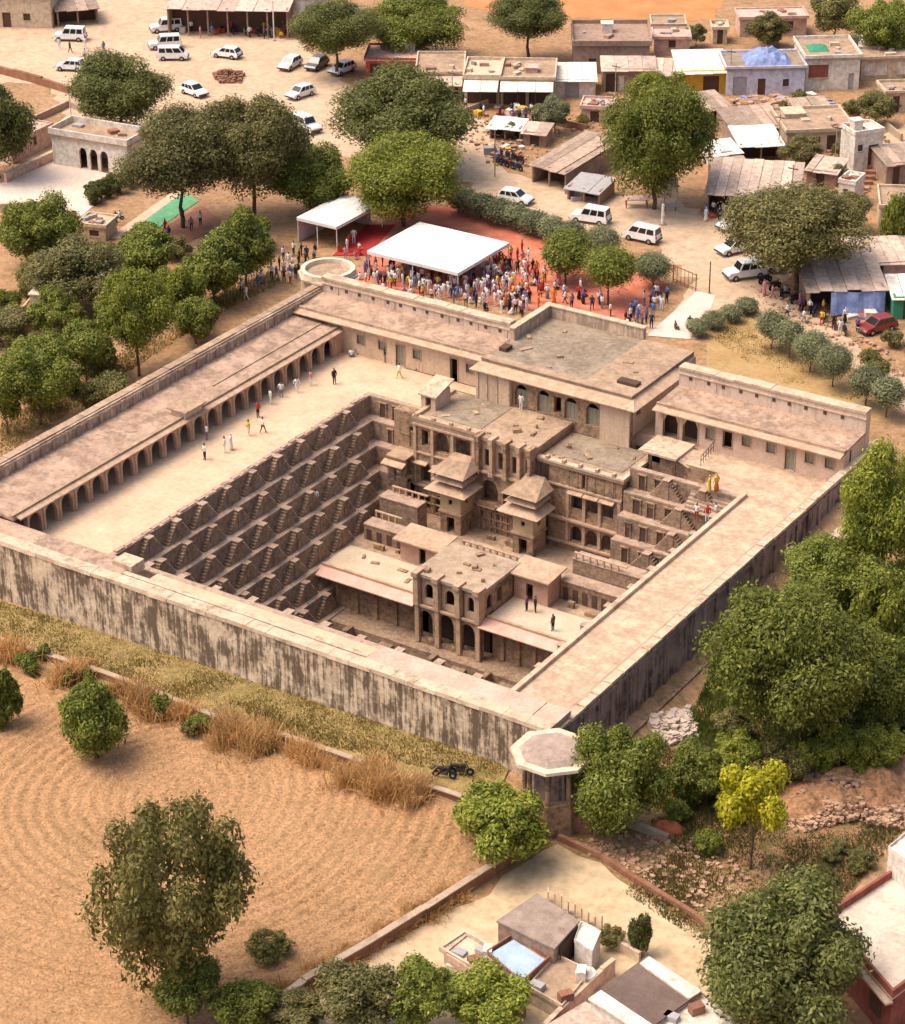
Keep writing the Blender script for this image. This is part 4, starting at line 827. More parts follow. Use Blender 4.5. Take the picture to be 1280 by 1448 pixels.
tree(118,490,78,78,'green','green tree with bare trunk beside the beige house', lift=.9)
tree(50,522,120,95,'green','broad green tree whose thin trunk stands near the arcade parapet', lift=.9)
tree(5,560,60,90,'green','green tree near the parapet, half hidden by the broader tree')
tree(1112,935,262,240,'green','huge dense green tree beside the dark outer wall', lift=.35)
tree(1180,815,140,110,'green','bushy green tree between the huge tree and the dark wall', lift=.3)
tree(1255,720,130,200,'bright','bright green tree close to the far end of the dark wall', lift=.3)
tree(1262,885,110,150,'bright','light green bush next to the huge tree', lift=.2)
tree(882,1100,152,145,'green','dense green tree beside the octagonal kiosk', lift=.3)
tree(985,1095,95,85,'green','low dark bush between kiosk tree and yellow tree', lift=.1)
tree(1068,1126,112,104,'yellow','yellow green tree with clumped crown above the rubble', lift=1.4)
tree(706,1165,138,112,'bright','feathery bright green tree in front of the octagonal kiosk', lift=.15)
tree(133,1020,98,112,'green','dark leafy tree alone on the ploughed field by the low wall', lift=.15)
tree(4,985,60,85,'green','bush against the low wall, next to the lone field tree', lift=.1)
tree(242,1262,235,262,'thin','sparse straggly tree standing on the ploughed field', lift=.35)
tree(262,1398,100,100,'green','small green tree at the foot of the straggly field tree', lift=.3)
tree(345,1420,100,80,'green','green bush beside the brick boundary of the field', lift=.3)
tree(415,1432,95,60,'olive','olive bush at the end of the brick boundary', lift=.3)
tree(507,1412,118,95,'olive','olive tree beside the sandy path', lift=.4)
tree(595,1408,105,95,'green','green tree between the olive tree and the light green tree', lift=.4)
tree(692,1415,135,95,'bright','light green tree in front of the house with the blue sheet', lift=.4)
tree(1110,1362,232,205,'dark','dense dark green tree beside the maroon house', lift=.3)
tree(905,1322,34,66,'dark','slim cypress beside the dark roofed house', lift=.05, name='cypress')
for (x, y, w, h) in ((1093,462,48,42),(1118,474,46,42),(1148,492,58,46),(1180,510,60,50),(1227,540,55,46),(1256,556,55,46)):
    tree(x, y, w, h, 'clip', 'round clipped grey green tree in the row on the lawn', lift=.7, group='clipped trees on the lawn')
for (x, y, w, h, l) in ((800,358,82,62,'round clipped green tree on the red matting, the broader one'),(861,384,78,66,'round clipped green tree on the red matting beside the wall'),(925,378,56,42,'small clipped shrub at the edge of the red matting'),(848,340,60,44,'clipped shrub behind the green trees on the matting')):
    tree(x, y, w, h, 'clipgreen' if w > 70 else 'clip', l, lift=.6)
for i in range(7):
    t = i/6; tree(655+t*150, 283+t*47, 46, 36, 'clip', 'clipped shrub in the hedge row between road and canopy', lift=.15, name='shrub', cat='shrub', group='hedge shrubs beside the road', trunk=True)
for i in range(4): tree(985+i*24, 463-i*10, 34, 26, 'clip', 'low clipped shrub lining the pale path', lift=.05, name='shrub', cat='shrub', group='shrubs lining the pale path')
for i in range(4): tree(130+i*18, 274-i*8, 32, 30, 'dark', 'dark hedge shrub along the white courtyard', lift=.05, name='shrub', cat='shrub', group='shrubs along the white courtyard')
for x, y, w, h, l in ((40,938,36,30,'small green shrub at the left stretch of the low field wall'),(228,1000,36,36,'small green shrub between two dry grass clumps'),(282,1022,34,30,'low green shrub under the dry grass clump')):
    tree(x, y, w, h, 'green', l, lift=.05, name='shrub', cat='shrub')
tree(785,160,48,46,'pale','pale dusty tree in front of the shop awnings', lift=.3)
tree(985,48,34,30,'olive','small tree at the corner of the orange field', lift=.3)
tree(1105,158,30,26,'olive','small bush beside the earth mound', lift=.1)
tree(1200,300,60,50,'olive','olive bush behind the big round tree', lift=.3)
tree(380,1340,70,45,'thin','low weedy bush on the field beside the straggly tree', lift=.05, name='shrub', cat='shrub')
tree(865,1325,40,34,'thin','dry weedy bush beside the cypress', lift=.05, name='shrub', cat='shrub')

# dry reed clumps along the low wall
REED = leafmat('dry_reed', (.33,.18,.065), (.53,.31,.12), (.66,.45,.21))
def reed_mesh(seed, n=700):
    rg = np.random.default_rng(seed); v = []; f = []
    for i in range(n):
        x, y = rg.normal(0,.7), rg.normal(0,.34); a = rg.uniform(0, pi); w = .022; h = rg.uniform(.35,1.1); dx, dy = rg.normal(0,.32), rg.normal(0,.32)
        v += [(x-cos(a)*w, y-sin(a)*w, -.05), (x+cos(a)*w, y+sin(a)*w, -.05), (x+dx*.5+cos(a)*w, y+dy*.5+sin(a)*w, h*.6), (x+dx*.5-cos(a)*w, y+dy*.5-sin(a)*w, h*.6), (x+dx*1.5, y+dy*1.5, h)]
        f += [(5*i,5*i+1,5*i+2,5*i+3), (5*i+3,5*i+2,5*i+4)]
    me = bpy.data.meshes.new('dry_reeds'); me.from_pydata(v, [], f); me.materials.append(REED); return me
RM = [reed_mesh(i) for i in range(3)]
for i, (x, y, sc) in enumerate(((14,925,2.0),(102,955,1.9),(205,998,2.2),(255,1010,1.6),(320,1038,2.0),(345,1046,2.2),(372,1052,1.8),(430,1068,1.7),(508,1100,1.9),(535,1108,2.1),(562,1118,2.1),(590,1126,1.6),(465,1080,1.0),(165,975,1.2))):
    p = P(x, y+6); o = bpy.data.objects.new('reed_clump', RM[i % 3]); col.objects.link(o); o.location = p; o.scale = (sc*.75, sc*.75, sc); o.rotation_euler = (0,0,i*1.3)
    tag(o, 'clump of dry orange reeds growing over the low field wall', 'reeds', 'dry reed clumps along the field wall')

# undergrowth that fills the tree belts and the gaps between houses
rb = random.Random(3)
def scatter(poly, n, ks, wr, label, grp, seed, name='shrub', cat='shrub', lift=.05):
    rr = random.Random(seed); t_ = inside(poly); xs = [p[0] for p in poly]; ys = [p[1] for p in poly]; k = 0
    while k < n:
        x, y = rr.uniform(min(xs), max(xs)), rr.uniform(min(ys), max(ys))
        if not t_(np.array([x]), np.array([y]))[0]: continue
        w = rr.uniform(*wr); tree(x, y, w, w*rr.uniform(.7,.95), rr.choice(ks), label, lift=lift, name=name, cat=cat, group=grp); k += 1
scatter([(0,400),(30,300),(170,340),(300,330),(385,330),(385,375),(300,430),(150,520),(90,560),(0,600)], 17, ['green','olive','green','thin'], (40,70), 'leafy bush in the undergrowth of the tree belt outside the arcade', 'undergrowth of the tree belt', 1)
scatter([(985,1010),(1240,990),(1290,960),(1290,1060),(1130,1085),(985,1075)], 13, ['green','bright','olive'], (45,85), 'leafy bush beneath the huge tree beside the dark wall', 'bushes under the huge tree', 2)
scatter([(930,1120),(1040,1080),(1050,1200),(960,1185)], 5, ['green','olive'], (34,60), 'low bush between the kiosk tree and the rubble', 'bushes by the rubble', 3)
scatter([(1180,1180),(1250,1185),(1190,1270),(1150,1290)], 6, ['thin','olive'], (26,44), 'weedy bush on the slope beside the maroon house', 'weedy bushes by the maroon house', 4)
scatter([(1040,130),(1270,120),(1275,240),(1200,290),(1120,240),(1100,180)], 12, ['olive','thin','pale'], (20,36), 'dusty shrub between the packed village houses', 'dusty shrubs between houses', 5)
scatter([(690,160),(850,150),(850,180),(760,180),(690,210)], 5, ['pale','thin'], (20,32), 'dusty shrub beside the village shops', 'dusty shrubs by the shops', 6)
scatter([(20,900),(200,985),(480,1085),(600,1125),(560,1135),(300,1050),(100,975)], 9, ['green','thin'], (20,34), 'small weed bush along the field side of the low wall', 'weed bushes along the field wall', 7)
scatter([(1210,480),(1290,470),(1290,560),(1250,540)], 4, ['thin','olive'], (22,38), 'scrubby bush on the bank below the red car', 'scrub below the red car', 8)
tree(150,560,70,60,'olive','olive bush pressed against the arcade parapet', lift=.1); tree(75,440,80,70,'green','green tree crowding the beige house'); tree(275,450,70,62,'green','green tree filling the gap beside the bright row tree', lift=.3)
tree(1215,960,150,130,'green','broad green tree standing behind the huge tree', lift=.2)

# low walls
BRICK = mat('brick', (.30,.145,.09), (.21,.10,.06), (.40,.22,.14), 1.2, bump=.06, bscale=5, joints=(.5,.18,.03,'wall'))
CONC = mat('rough_concrete', (.42,.31,.22), (.32,.225,.15), (.5,.39,.29), .8, stain_amt=.3)
def low_wall(name, label, pts, h, th, m, cap=None, zoff=0.):
    pts = [P(*p) for p in pts]; t = thing(name, label, 'wall', tuple(pts[0])); 
    for a, b in zip(pts[:-1], pts[1:]):
        d = (b-a); L = Vector((d.x, d.y)).length; n = max(1, int(L/4)); u = Vector((d.x, d.y, 0))/L; w = Vector((-u.y, u.x, 0))*th/2
        for i in range(n):
            p0 = a+d*(i/n); p1 = a+d*((i+1)/n)-u*.02; z0, z1 = g(p0.x,p0.y), g(p1.x,p1.y); k = RNG.uniform(-.08,.08)*h
            def q8(bz, tz, e): 
                ww = w*(1+e); return [(*(p0-ww)[:2], z0+bz), (*(p1-ww)[:2], z1+bz), (*(p1+ww)[:2], z1+bz), (*(p0+ww)[:2], z0+bz), (*(p0-ww)[:2], z0+tz), (*(p1-ww)[:2], z1+tz), (*(p1+ww)[:2], z1+tz), (*(p0+ww)[:2], z0+tz)]
            q = MB(); q.hexa(q8(-.4, h+k, 0)); q.build('wall_panel', m, t)
            if cap: q = MB(); q.hexa(q8(h+k, h+k+.1, .35)); q.build('coping', cap, t)
    return t
low_wall('field_wall', 'low broken brick wall between the grass bank and ploughed field', [(-60,895),(20,918),(120,950),(190,975),(300,1020),(400,1048),(500,1082),(600,1118),(692,1148)], .55, .35, BRICK, CONC)
low_wall('boundary_wall', 'reddish brick wall between the ploughed field and sandy path', [(765,1190),(700,1235),(600,1300),(520,1350),(430,1402),(380,1440),(300,1500)], .9, .4, BRICK, CONC)
low_wall('courtyard_wall', 'low reddish wall crossing the sandy parking ground', [(-20,98),(60,120),(98,132)], 1.0, .5, BRICK)
low_wall('roadside_wall', 'low brown wall under the dense tree by the parking ground', [(-20,182),(50,172),(98,150),(140,172),(210,190)], .8, .4, CONC)
low_wall('yard_fence_wall', 'low dark wall between the sandy yard and rubble ground', [(790,1188),(850,1215),(900,1248),(985,1300),(1010,1322)], .5, .35, BRICK)
low_wall('tower_garden_wall', 'brown garden wall at the foot of the octagonal kiosk', [(768,1168),(838,1180)], 1.4, .3, BRICK)
low_wall('tower_garden_wall', 'curving low earth wall beside the dense kiosk tree', [(838,1180),(880,1165),(945,1190)], .6, .4, CONC)

# rubble and stones
ROCK = mat('rubble', (.40,.25,.16), (.24,.13,.08), (.6,.45,.34), 1.6, fine=(1.3,.7))
def rubble(name, label, pts, n, size, m=ROCK, seed=3, mound=0.):
    rg = np.random.default_rng(seed); poly = [P(*p)[:2] for p in pts]; a = np.array(poly); lo, hi = a.min(0), a.max(0); t = inside(poly); q = MB(); k = 0; c = a.mean(0); rad = np.linalg.norm(a-c, axis=1).mean()
    while k < n:
        p = rg.uniform(lo, hi)
        if not t(np.array([p[0]]), np.array([p[1]]))[0]: continue
        if mnoise.noise((p[0]*.45, p[1]*.45, seed))*.6+rg.normal()*.35 < .0: continue
        s = size*min(2.6, math.exp(rg.normal()*.6)); z = g(*p)+mound*max(0, 1-np.linalg.norm(p-c)/rad)*rg.uniform(.3,1); an = rg.uniform(0, pi); d = (cos(an), sin(an))
        v = []; 
        for zz in (-.15*s, s*rg.uniform(.5,.9)):
            for sx, sy in ((-1,-1),(1,-1),(1,1),(-1,1)):
                ex = s*rg.uniform(.35,.7); ey = s*rg.uniform(.35,.7); v.append((p[0]+d[0]*sx*ex-d[1]*sy*ey, p[1]+d[1]*sx*ex+d[0]*sy*ey, z+zz))
        q.hexa(v); k += 1
    o = q.build(name, m); kind(o, 'stuff'); tag(o, label, 'rubble'); return o
rubble('rubble', 'heaps of reddish rubble and earth above the yellow tree', [(1100,1160),(1150,1090),(1210,1065),(1290,1060),(1290,1175),(1200,1165),(1130,1180)], 2600, .14, mound=1.2)
rubble('rubble', 'scattered pale stones on orange earth beside the sandy yard', [(800,1190),(900,1180),(1010,1190),(1060,1240),(1040,1310),(960,1290),(870,1230)], 900, .12, seed=6)
rubble('rubble', 'pale rubble pile at the foot of the dark outer wall', [(920,1020),(975,1000),(985,1045),(930,1060)], 900, .17, mat('pale_rubble', (.5,.4,.33), (.36,.26,.2), (.62,.54,.48), 2.5), seed=8, mound=1.)
rubble('rubble', 'earth mound with stones behind the grey slab roofed sheds', [(1030,150),(1060,140),(1150,145),(1140,165),(1050,170)], 500, .3, ROCK, seed=9, mound=.8)
rubble('rubble', 'small reddish heap of bricks on the parking ground', [(300,106),(320,100),(345,106),(340,118),(310,118)], 420, .17, BRICK, seed=10, mound=.9)

def heap(px, py, rx, ry, h, m, label, seed):
    """earth heap: a lumpy mound on the ground"""
    c = P(px, py); n = 26; v = []; fs = []; ca, sa = cos(seed), sin(seed)
    for i in range(n+1):
        for j in range(n+1):
            u, w = -1+2*i/n, -1+2*j/n; x = c.x+(u*rx*ca-w*ry*sa); y = c.y+(u*rx*sa+w*ry*ca); k = max(0, 1-(u*u+w*w))
            v.append((x, y, g(x, y)-.06+h*k**.8*(.75+.55*mnoise.noise((x*.5, y*.5, seed))+.3*mnoise.noise((x*1.6, y*1.6, seed)))+.0*k))
    for i in range(n):
        for j in range(n): a = i*(n+1)+j; fs.append((a, a+n+1, a+n+2, a+1))
    q = MB(); q.add(v, fs); o = q.build('earth_heap', m); tag(o, label, 'heap'); return o
EARTH = mat('heap_earth', (.33,.175,.09), (.22,.11,.055), (.43,.26,.15), .5, fine=(2.6,.6), bump=.12, bscale=4)
heap(1215,1120,5.5,3.2,1.7,EARTH,'long brown earth heap strewn with stones above the yellow tree',.6)
heap(1150,1135,3.2,2.2,1.1,EARTH,'smaller earth heap closest to the yellow tree',1.4)
heap(1265,1085,3.5,3,1.4,EARTH,'earth heap behind the long brown heap',2.2)
heap(945,1172,1.2,1.0,.9,mat('red_earth', (.45,.14,.06), scale=1.),'small bright red earth heap under the low bush',.3)
heap(1090,152,5,2,1.0,EARTH,'brown earth mound between the slab roofed sheds and pale house',.3)
for i in range(16):
    t = i/15; p = P(640-t*230, 1268+t*138); o = bpy.data.objects.new('reed_clump', RM[i % 3]); col.objects.link(o); o.location = p; s = RNG.uniform(.55,.95); o.scale = (s*1.1,s*1.1,s); o.rotation_euler = (0,0,i*2.1)
    tag(o, 'tuft of dry reeds on the field side of the reddish brick wall', 'reeds', 'dry reed tufts along the brick boundary')

rubble('rubble', 'scattered debris between the packed village houses', [(1035,135),(1200,140),(1260,200),(1210,300),(1130,290),(1120,225),(1040,170)], 700, .2, ROCK, seed=21)
rubble('rubble', 'scattered debris around the shops and the long brown shed', [(640,165),(860,160),(850,200),(740,240),(690,235)], 450, .16, ROCK, seed=22)
rubble('rubble', 'scattered stones along the road below the blue tarpaulin stall', [(1060,405),(1130,425),(1260,500),(1280,540),(1180,480),(1080,430)], 300, .14, ROCK, seed=23)
for i, (p0, p1) in enumerate((((1040,172),(1090,168)),((1120,150),(1180,160)),((1190,170),(1200,200)),((1115,240),(1150,235)),((1160,285),(1190,278)),((1250,180),(1275,200)),((1250,220),(1245,245)),((690,150),(650,165)),((790,178),(830,186)),((860,205),(852,240)),((1010,195),(980,205)),((1060,95),(1100,60)))):
    low_wall('broken_wall', 'low broken wall between the packed village houses', [p0, p1], .9, .25, (BRICK, CONC)[i % 2])['group'] = 'low broken walls in the village'
for i, (x, y) in enumerate(((870,150),(1012,228),(1100,225),(1180,240),(700,250),(1118,300),(1032,128),(640,160))):
    p = P(x, y); t = thing('utility_pole', 'thin utility pole with a cross arm among the village houses', 'pole', tuple(p), 0, 'utility poles in the village'); q = MB(); q.tube((p.x,p.y,p.z-.2), (p.x,p.y,p.z+5.5), .08, .06, 6); q.build('shaft', CONC, t); q = MB(); q.box(p.x-.6, p.x+.6, p.y-.05, p.y+.05, p.z+5.0, p.z+5.1); q.build('cross_arm', IRON, t)
# ================================================================== village buildings
WHITEP = mat('white_plaster', (.70,.63,.54), (.58,.49,.40), (.78,.72,.64), .5, fine=(1.8,.35), stain_amt=.35, stain_pos=.58, stain=(.38,.28,.2), streak=.4)
BUFF = mat('buff_plaster', (.56,.44,.31), (.46,.34,.22), (.63,.51,.38), .5, fine=(1.8,.35), stain_amt=.4, stain_pos=.57, stain=(.32,.22,.15))
BROWNP = mat('brown_plaster', (.33,.225,.165), (.25,.16,.115), (.41,.29,.22), .5, fine=(1.8,.35), stain_amt=.5, stain_pos=.55, stain=(.16,.11,.08))
PINKP = mat('pink_house', (.57,.38,.31), (.47,.3,.24), (.64,.46,.39), .5, fine=(1.8,.35), stain_amt=.3)
REDP = mat('red_paint', (.42,.10,.07), scale=1.)
MAROON = mat('maroon_paint', (.27,.085,.065), (.2,.06,.045), (.34,.12,.095), .7, fine=(1.8,.35), stain_amt=.3)
YELP = mat('yellow_paint', (.62,.36,.04), scale=1.)
BLUEW = mat('pale_blue_paint', (.58,.55,.62), fine=(1.8,.35), scale=1.)
SHEETW = mat('white_sheet', (.72,.66,.58), (.6,.53,.45), (.8,.75,.68), .6, fine=(1.8,.35), rand=.12)
SHEETB = mat('brown_slab', (.36,.265,.20), (.27,.19,.14), (.45,.34,.27), .7, fine=(1.8,.35), rand=.22, stain_amt=.3)
SHEETP = mat('pink_sheet', (.52,.39,.31), (.42,.3,.23), (.6,.47,.39), .7, fine=(1.8,.35), rand=.25, stain_amt=.25)
DARKR = mat('dark_roof', (.15,.105,.085), (.11,.075,.06), (.2,.145,.12), .6)
BLUET = mat('blue_tarpaulin', (.20,.26,.46), (.11,.15,.34), (.38,.44,.62), 1.2, rough=.6)
SKYT = mat('pale_blue_sheet', (.36,.47,.63), (.28,.38,.54), (.46,.57,.72), 1.)
GREENT = mat('green_tarpaulin', (.05,.25,.14), scale=1.)
GREYP = mat('grey_shutter', (.36,.34,.34), scale=2.)
HN = [0]
def house(label, a, b, depth, h, wall, roof, ops=(), style='flat', awning=None, lift=0., cat='house', name='house', panels=6, over=.25, parapet=.35, open_front=False, extra=None, aw_mat=None):
    """front base corners a, b in the photograph; local x runs along the front, y away from it"""
    A, B = P(*a), P(*b); d = Vector((B.x-A.x, B.y-A.y)); L = d.length; rz = atan2(d.y, d.x)
    z = min(A.z, B.z); t = thing(name, label, cat, (A.x, A.y, z+lift), rz)
    bd = lambda q, n, m: q.build(n, m, t, world=False)
    q = MB()
    if open_front:
        n = max(2, int(L/2.6)); 
        for i in range(n+1):
            p = MB(); x = i*(L-.2)/n; p.box(x, x+.2, .05, .25, -.4, h); bd(p, 'post', wall)
    else:
        awall(q, (0,0), (1,0), (0,1), L, -.4, h, .25, [(s0*L, s1*L, z0, z1, ar) for s0, s1, z0, z1, ar, m in ops]); bd(q, 'front_wall', wall)
        for s0, s1, z0, z1, ar, m in ops:
            if m is not None: p = MB(); p.box(s0*L+.03, s1*L-.03, .12, .18, max(z0,-.3), z1-(0 if not ar else .5)); bd(p, 'door' if z0 < .3 else 'window', m)  # dark interior panels put the shade of open fronts into colour
            if z0 >= .3: p = MB(); p.box(s0*L-.08, s1*L+.08, -.1, .0, z0-.1, z0); bd(p, 'sill', CHAJJA)
    q = MB(); q.box(0, .25, .26, depth, -.4, h); bd(q, 'side_wall', wall)
    q = MB(); q.box(L-.25, L, .26, depth, -.4, h); bd(q, 'side_wall', wall)
    q = MB(); q.box(.26, L-.26, depth-.25, depth, -.4, h); bd(q, 'back_wall', wall)
    if open_front: q = MB(); q.box(.26, L-.26, min(2.2, depth*.5), min(2.2, depth*.5)+.2, -.4, h); bd(q, 'shop_wall', SHADEIN)
    if style == 'flat':
        q = MB(); q.box(-over, L+over, -over, depth+over, h, h+.18); bd(q, 'roof', roof)
        if parapet:
            e = over; w = .2
            for bx in ((-e+.02,L+e-.02,-e+.02,-e+w),(-e+.02,L+e-.02,depth+e-w,depth+e-.02),(-e+.02,-e+w,-e+w,depth+e-w),(L+e-w,L+e-.02,-e+w,depth+e-w)):
                q = MB(); q.box(*bx, h+.18, h+.18+parapet); bd(q, 'parapet', wall)
        rr = random.Random(int(a[0]*7+a[1]))
        for i in range(rr.randint(2, 5)):              # bricks, boards and boxes left on the roof
            x, y = rr.uniform(.1,.8)*L, rr.uniform(.2,.8)*depth; w, l_, hh = rr.uniform(.2,.5), rr.uniform(.3,1.4), rr.uniform(.12,.45)
            q = MB(); q.rbox((x, y), (cos(i), sin(i)), w, l_*.5, h+.17, h+.18+hh); bd(q, 'roof_clutter', rr.choice((BROWNP, GREYP, BUFF, BRICK)))
    else:                                            # loose roof sheets, each its own piece
        n = panels; 
        for i in range(n):
            x0 = -over+(L+2*over)*i/n; x1 = -over+(L+2*over)*(i+1)/n-.04; u = RNG.uniform(-.05,.05); e = RNG.uniform(-.2,.25)
            q = MB(); q.slab([(x0,-over-.35+e,h-.12+u),(x1,-over-.35+e,h-.12+u),(x1,depth+over,h+.06+.06*depth+u),(x0,depth+over,h+.06+.06*depth+u)], .07); bd(q, 'roof_sheet', roof)
    if awning:
        ln, n = awning; am = aw_mat or SHEETW
        for i in range(n):
            x0 = L*i/n; x1 = L*(i+1)/n-.05; u = RNG.uniform(-.08,.08); q = MB(); q.slab([(x0,-ln,h-.75+u),(x1,-ln,h-.75+u),(x1,-over-.02,h-.1),(x0,-over-.02,h-.1)], .06); bd(q, 'awning_sheet', am)
        for i in range(n+1): q = MB(); x = i*(L-.1)/n+.05; q.tube((x,-ln+.15,-.4),(x,-ln+.15,h-.72),.05); bd(q, 'awning_post', IRON)
    if extra: extra(t, L, depth, h, bd)
    return t
def tank(x, y, w, hh, m):
    def f(t, L, D, h, bd):
        q = MB(); q.box(x*L, x*L+w, y*D, y*D+w, h+.18, h+.18+hh); bd(q, 'roof_block', m); q = MB(); q.box(x*L-.12, x*L+w+.12, y*D-.12, y*D+w+.12, h+.18+hh, h+.3+hh); bd(q, 'block_cap', m)
    return f
DO = lambda a, b, m=DOORW, t=2.1: (a, b, -.3, t, False, m)
WI = lambda a, b, m=SHADEIN, lo=1.0, hi=2.0: (a, b, lo, hi, False, m)
house('cream walled shop beside the brown shed at the parking ground', (-25,38), (74,40), 7, 4.2, BUFF, ROOFTAN, [DO(.3,.42), WI(.6,.7)])
house('open brown shed beside the cream walled shop', (82,38), (140,33), 6, 2.4, BROWNP, SHEETB, style='sheet', open_front=True, panels=4, cat='shed', name='shed')
house('large open stall with pale roof behind the parked cars', (238,50), (408,54), 8, 3.9, BROWNP, SHEETP, style='sheet', open_front=True, panels=7, cat='shed', name='market_shed')
house('green and white walled house beside the large open stall', (414,40), (446,42), 6, 4.2, WHITEP, ROOFTAN, [WI(.3,.6)])
house('pink roofed shop with a red front beside the parked grey car', (518,112), (590,113), 6, 2.5, REDP, PINKP, [DO(.08,.3,SHADEIN), DO(.5,.85,REDP)], parapet=.25, extra=tank(.72,.6,1.3,1.2,WHITEP))
house('buff flat roofed shop next to the pink roofed shop', (590,138), (655,138), 8, 3.0, BUFF, ROOFTAN, [DO(.1,.45,SHADEIN), DO(.55,.9,SHADEIN)], parapet=.3, awning=(2.2,2), aw_mat=SHEETP)
house('buff shop with cream awnings and small skylight', (657,146), (706,147), 7, 3.2, BUFF, BUFF, [DO(.08,.92,SHADEIN,2.6)], parapet=.4, awning=(2.8,2))
house('buff shop with dark open front and stored goods on the roof', (708,148), (783,149), 7.5, 3.2, BUFF, ROOFTAN, [DO(.05,.47,SHADEIN,2.6), DO(.53,.95,SHADEIN,2.6)], parapet=.3, awning=(2.4,3), extra=tank(.45,.3,1.5,.6,PINKP))
house('small shed with white sheet roof at the end of the shop row', (784,138), (842,138), 5.5, 2.4, WHITEP, SHEETW, [DO(.25,.6,GREYP)], style='sheet', panels=3, cat='shed', name='shed')
house('large brown flat roofed block at the edge of the orange field', (811,104), (918,104), 9, 3.7, BROWNP, BROWNP, [WI(.2,.3), WI(.7,.8)], parapet=.5, extra=tank(.38,.55,1.4,1.1,WHITEP))
house('brown lean-to house with white door below the large brown block', (852,130), (926,130), 4.2, 3.0, BROWNP, SHEETP, [DO(.06,.28,SHADEIN,2.4), DO(.3,.42,WHITEP), WI(.6,.9)], style='sheet', panels=4)
house('yellow fronted shop under large white roof sheets', (962,132), (1026,131), 7, 2.9, YELP, SHEETW, [DO(.5,.85,SHADEIN,2.2)], style='sheet', panels=3, over=.5, cat='shop', name='shop')
house('pink roofed hut behind the yellow fronted shop', (925,78), (975,78), 4, 2.2, PINKP, PINKP, [WI(.4,.6)], parapet=.2)
def tarp(m, x0, x1, y0, y1, hh):
    def f(t, L, D, h, bd):
        n = 8; v = []; fs = []
        for i in range(n+1):
            for j in range(n+1):
                u, w = i/n, j/n; z = h+.2+hh*(sin(pi*u)**.7*sin(pi*w)**.7)*(.8+.3*mnoise.noise((i*.9, j*.9, hh))); v.append(((x0+(x1-x0)*u)*L, (y0+(y1-y0)*w)*D, z))
        for i in range(n):
            for j in range(n): k = i*(n+1)+j; fs.append((k, k+n+1, k+n+2, k+1))
        q = MB(); q.add(v, fs); bd(q, 'tarpaulin', m)
    return f
house('pale blue house with grey shutter and blue tarpaulin on its roof', (1027,135), (1137,133), 6.5, 3.3, BLUEW, ROOFGREY, [DO(.08,.26,GREYP,2.4), DO(.4,.5,DOORW), WI(.72,.8)], parapet=.3, extra=tarp(BLUET, .25, .85, .15, .9, 1.9))
house('pale house with dark red doorway and green tarpaulin on the roof', (1138,128), (1214,126), 8, 4.0, WHITEP, ROOFTAN, [(.05,.42,1.6,3.3,False,MAROON), DO(.8,.9,GREYP)], parapet=.4, extra=tarp(GREENT, .12, .5, .3, .7, .5))
house('plastered wall house with white panels beyond the pale house', (1217,113), (1300,110), 4, 2.6, BUFF, ROOFTAN, [WI(.05,.45,WHITEP,.6,2.2), WI(.6,.95,WHITEP,.6,2.2)], parapet=.3)
house('long low wall of rooms behind the bushes at the field corner', (1046,52), (1140,50), 4, 2.4, PINKP, PINKP, [WI(.3,.4), WI(.7,.8)], parapet=.2)
house('small cream hut beside the orange field', (1008,62), (1028,62), 3, 2.0, BUFF, BUFF, [DO(.3,.7)], parapet=.2)
house('grey slab roofed shed with a dark open front near the earth mound', (984,182), (1034,176), 5.5, 2.3, BROWNP, SHEETB, style='sheet', open_front=True, panels=4, cat='shed', name='shed')
house('brown slab roofed shed below the earth mound', (1036,206), (1110,200), 6.5, 2.1, BROWNP, SHEETB, [DO(.4,.6,SHADEIN)], style='sheet', panels=5, cat='shed', name='shed')
house('shed with bright white roof sheets and a dark open front', (1046,232), (1106,229), 5.5, 2.3, BROWNP, SHEETW, style='sheet', open_front=True, panels=3, cat='shed', name='shed')
house('small white walled store beside the white sheet roof', (1008,240), (1046,236), 3.5, 2.0, WHITEP, SHEETW, [DO(.3,.7,SHADEIN)], style='sheet', panels=2, cat='shed', name='shed')
house('cream house with long flat roof beside the white stair tower', (1112,218), (1206,214), 8, 2.5, BUFF, ROOFTAN, [DO(.1,.25,SHADEIN), WI(.4,.5), DO(.6,.75,SHADEIN)], parapet=.35, extra=tank(.1,.6,2.4,.5,BUFF))
house('tall narrow white stair tower with a dark doorway', (1206,246), (1246,240), 3.2, 4.6, WHITEP, WHITEP, [DO(.5,.85,DOORW,3.2), WI(.12,.3,SHADEIN,2.6,3.4)], parapet=.3, over=.1, cat='tower', name='stair_tower', extra=tank(.1,.3,1.1,1.1,WHITEP))
house('low white house below the stair tower', (1184,292), (1207,296), 3.0, 2.8, WHITEP, WHITEP, [WI(.3,.6,SHADEIN,1.6,2.2)], parapet=.3, over=.1)
house('open shop under striped roof slabs beside the parked white cars', (998,304), (1125,312), 9.5, 2.7, BROWNP, SHEETP, style='sheet', open_front=True, panels=9, cat='shop', name='shop')
house('long open shed with brown slab roof by the road', (752,258), (800,270), 11, 2.3, BROWNP, SHEETB, style='sheet', open_front=True, panels=5, cat='shed', name='shed')
house('low grey roofed stall beside the long brown shed', (802,282), (848,290), 4, 1.6, BROWNP, GREYP, style='sheet', open_front=True, panels=3, cat='stall', name='stall')
house('green fronted shop beside the lane', (1243,334), (1300,336), 6, 3.2, BUFF, ROOFTAN, [DO(.12,.85,GREENT,2.8)], parapet=.3, cat='shop', name='shop')
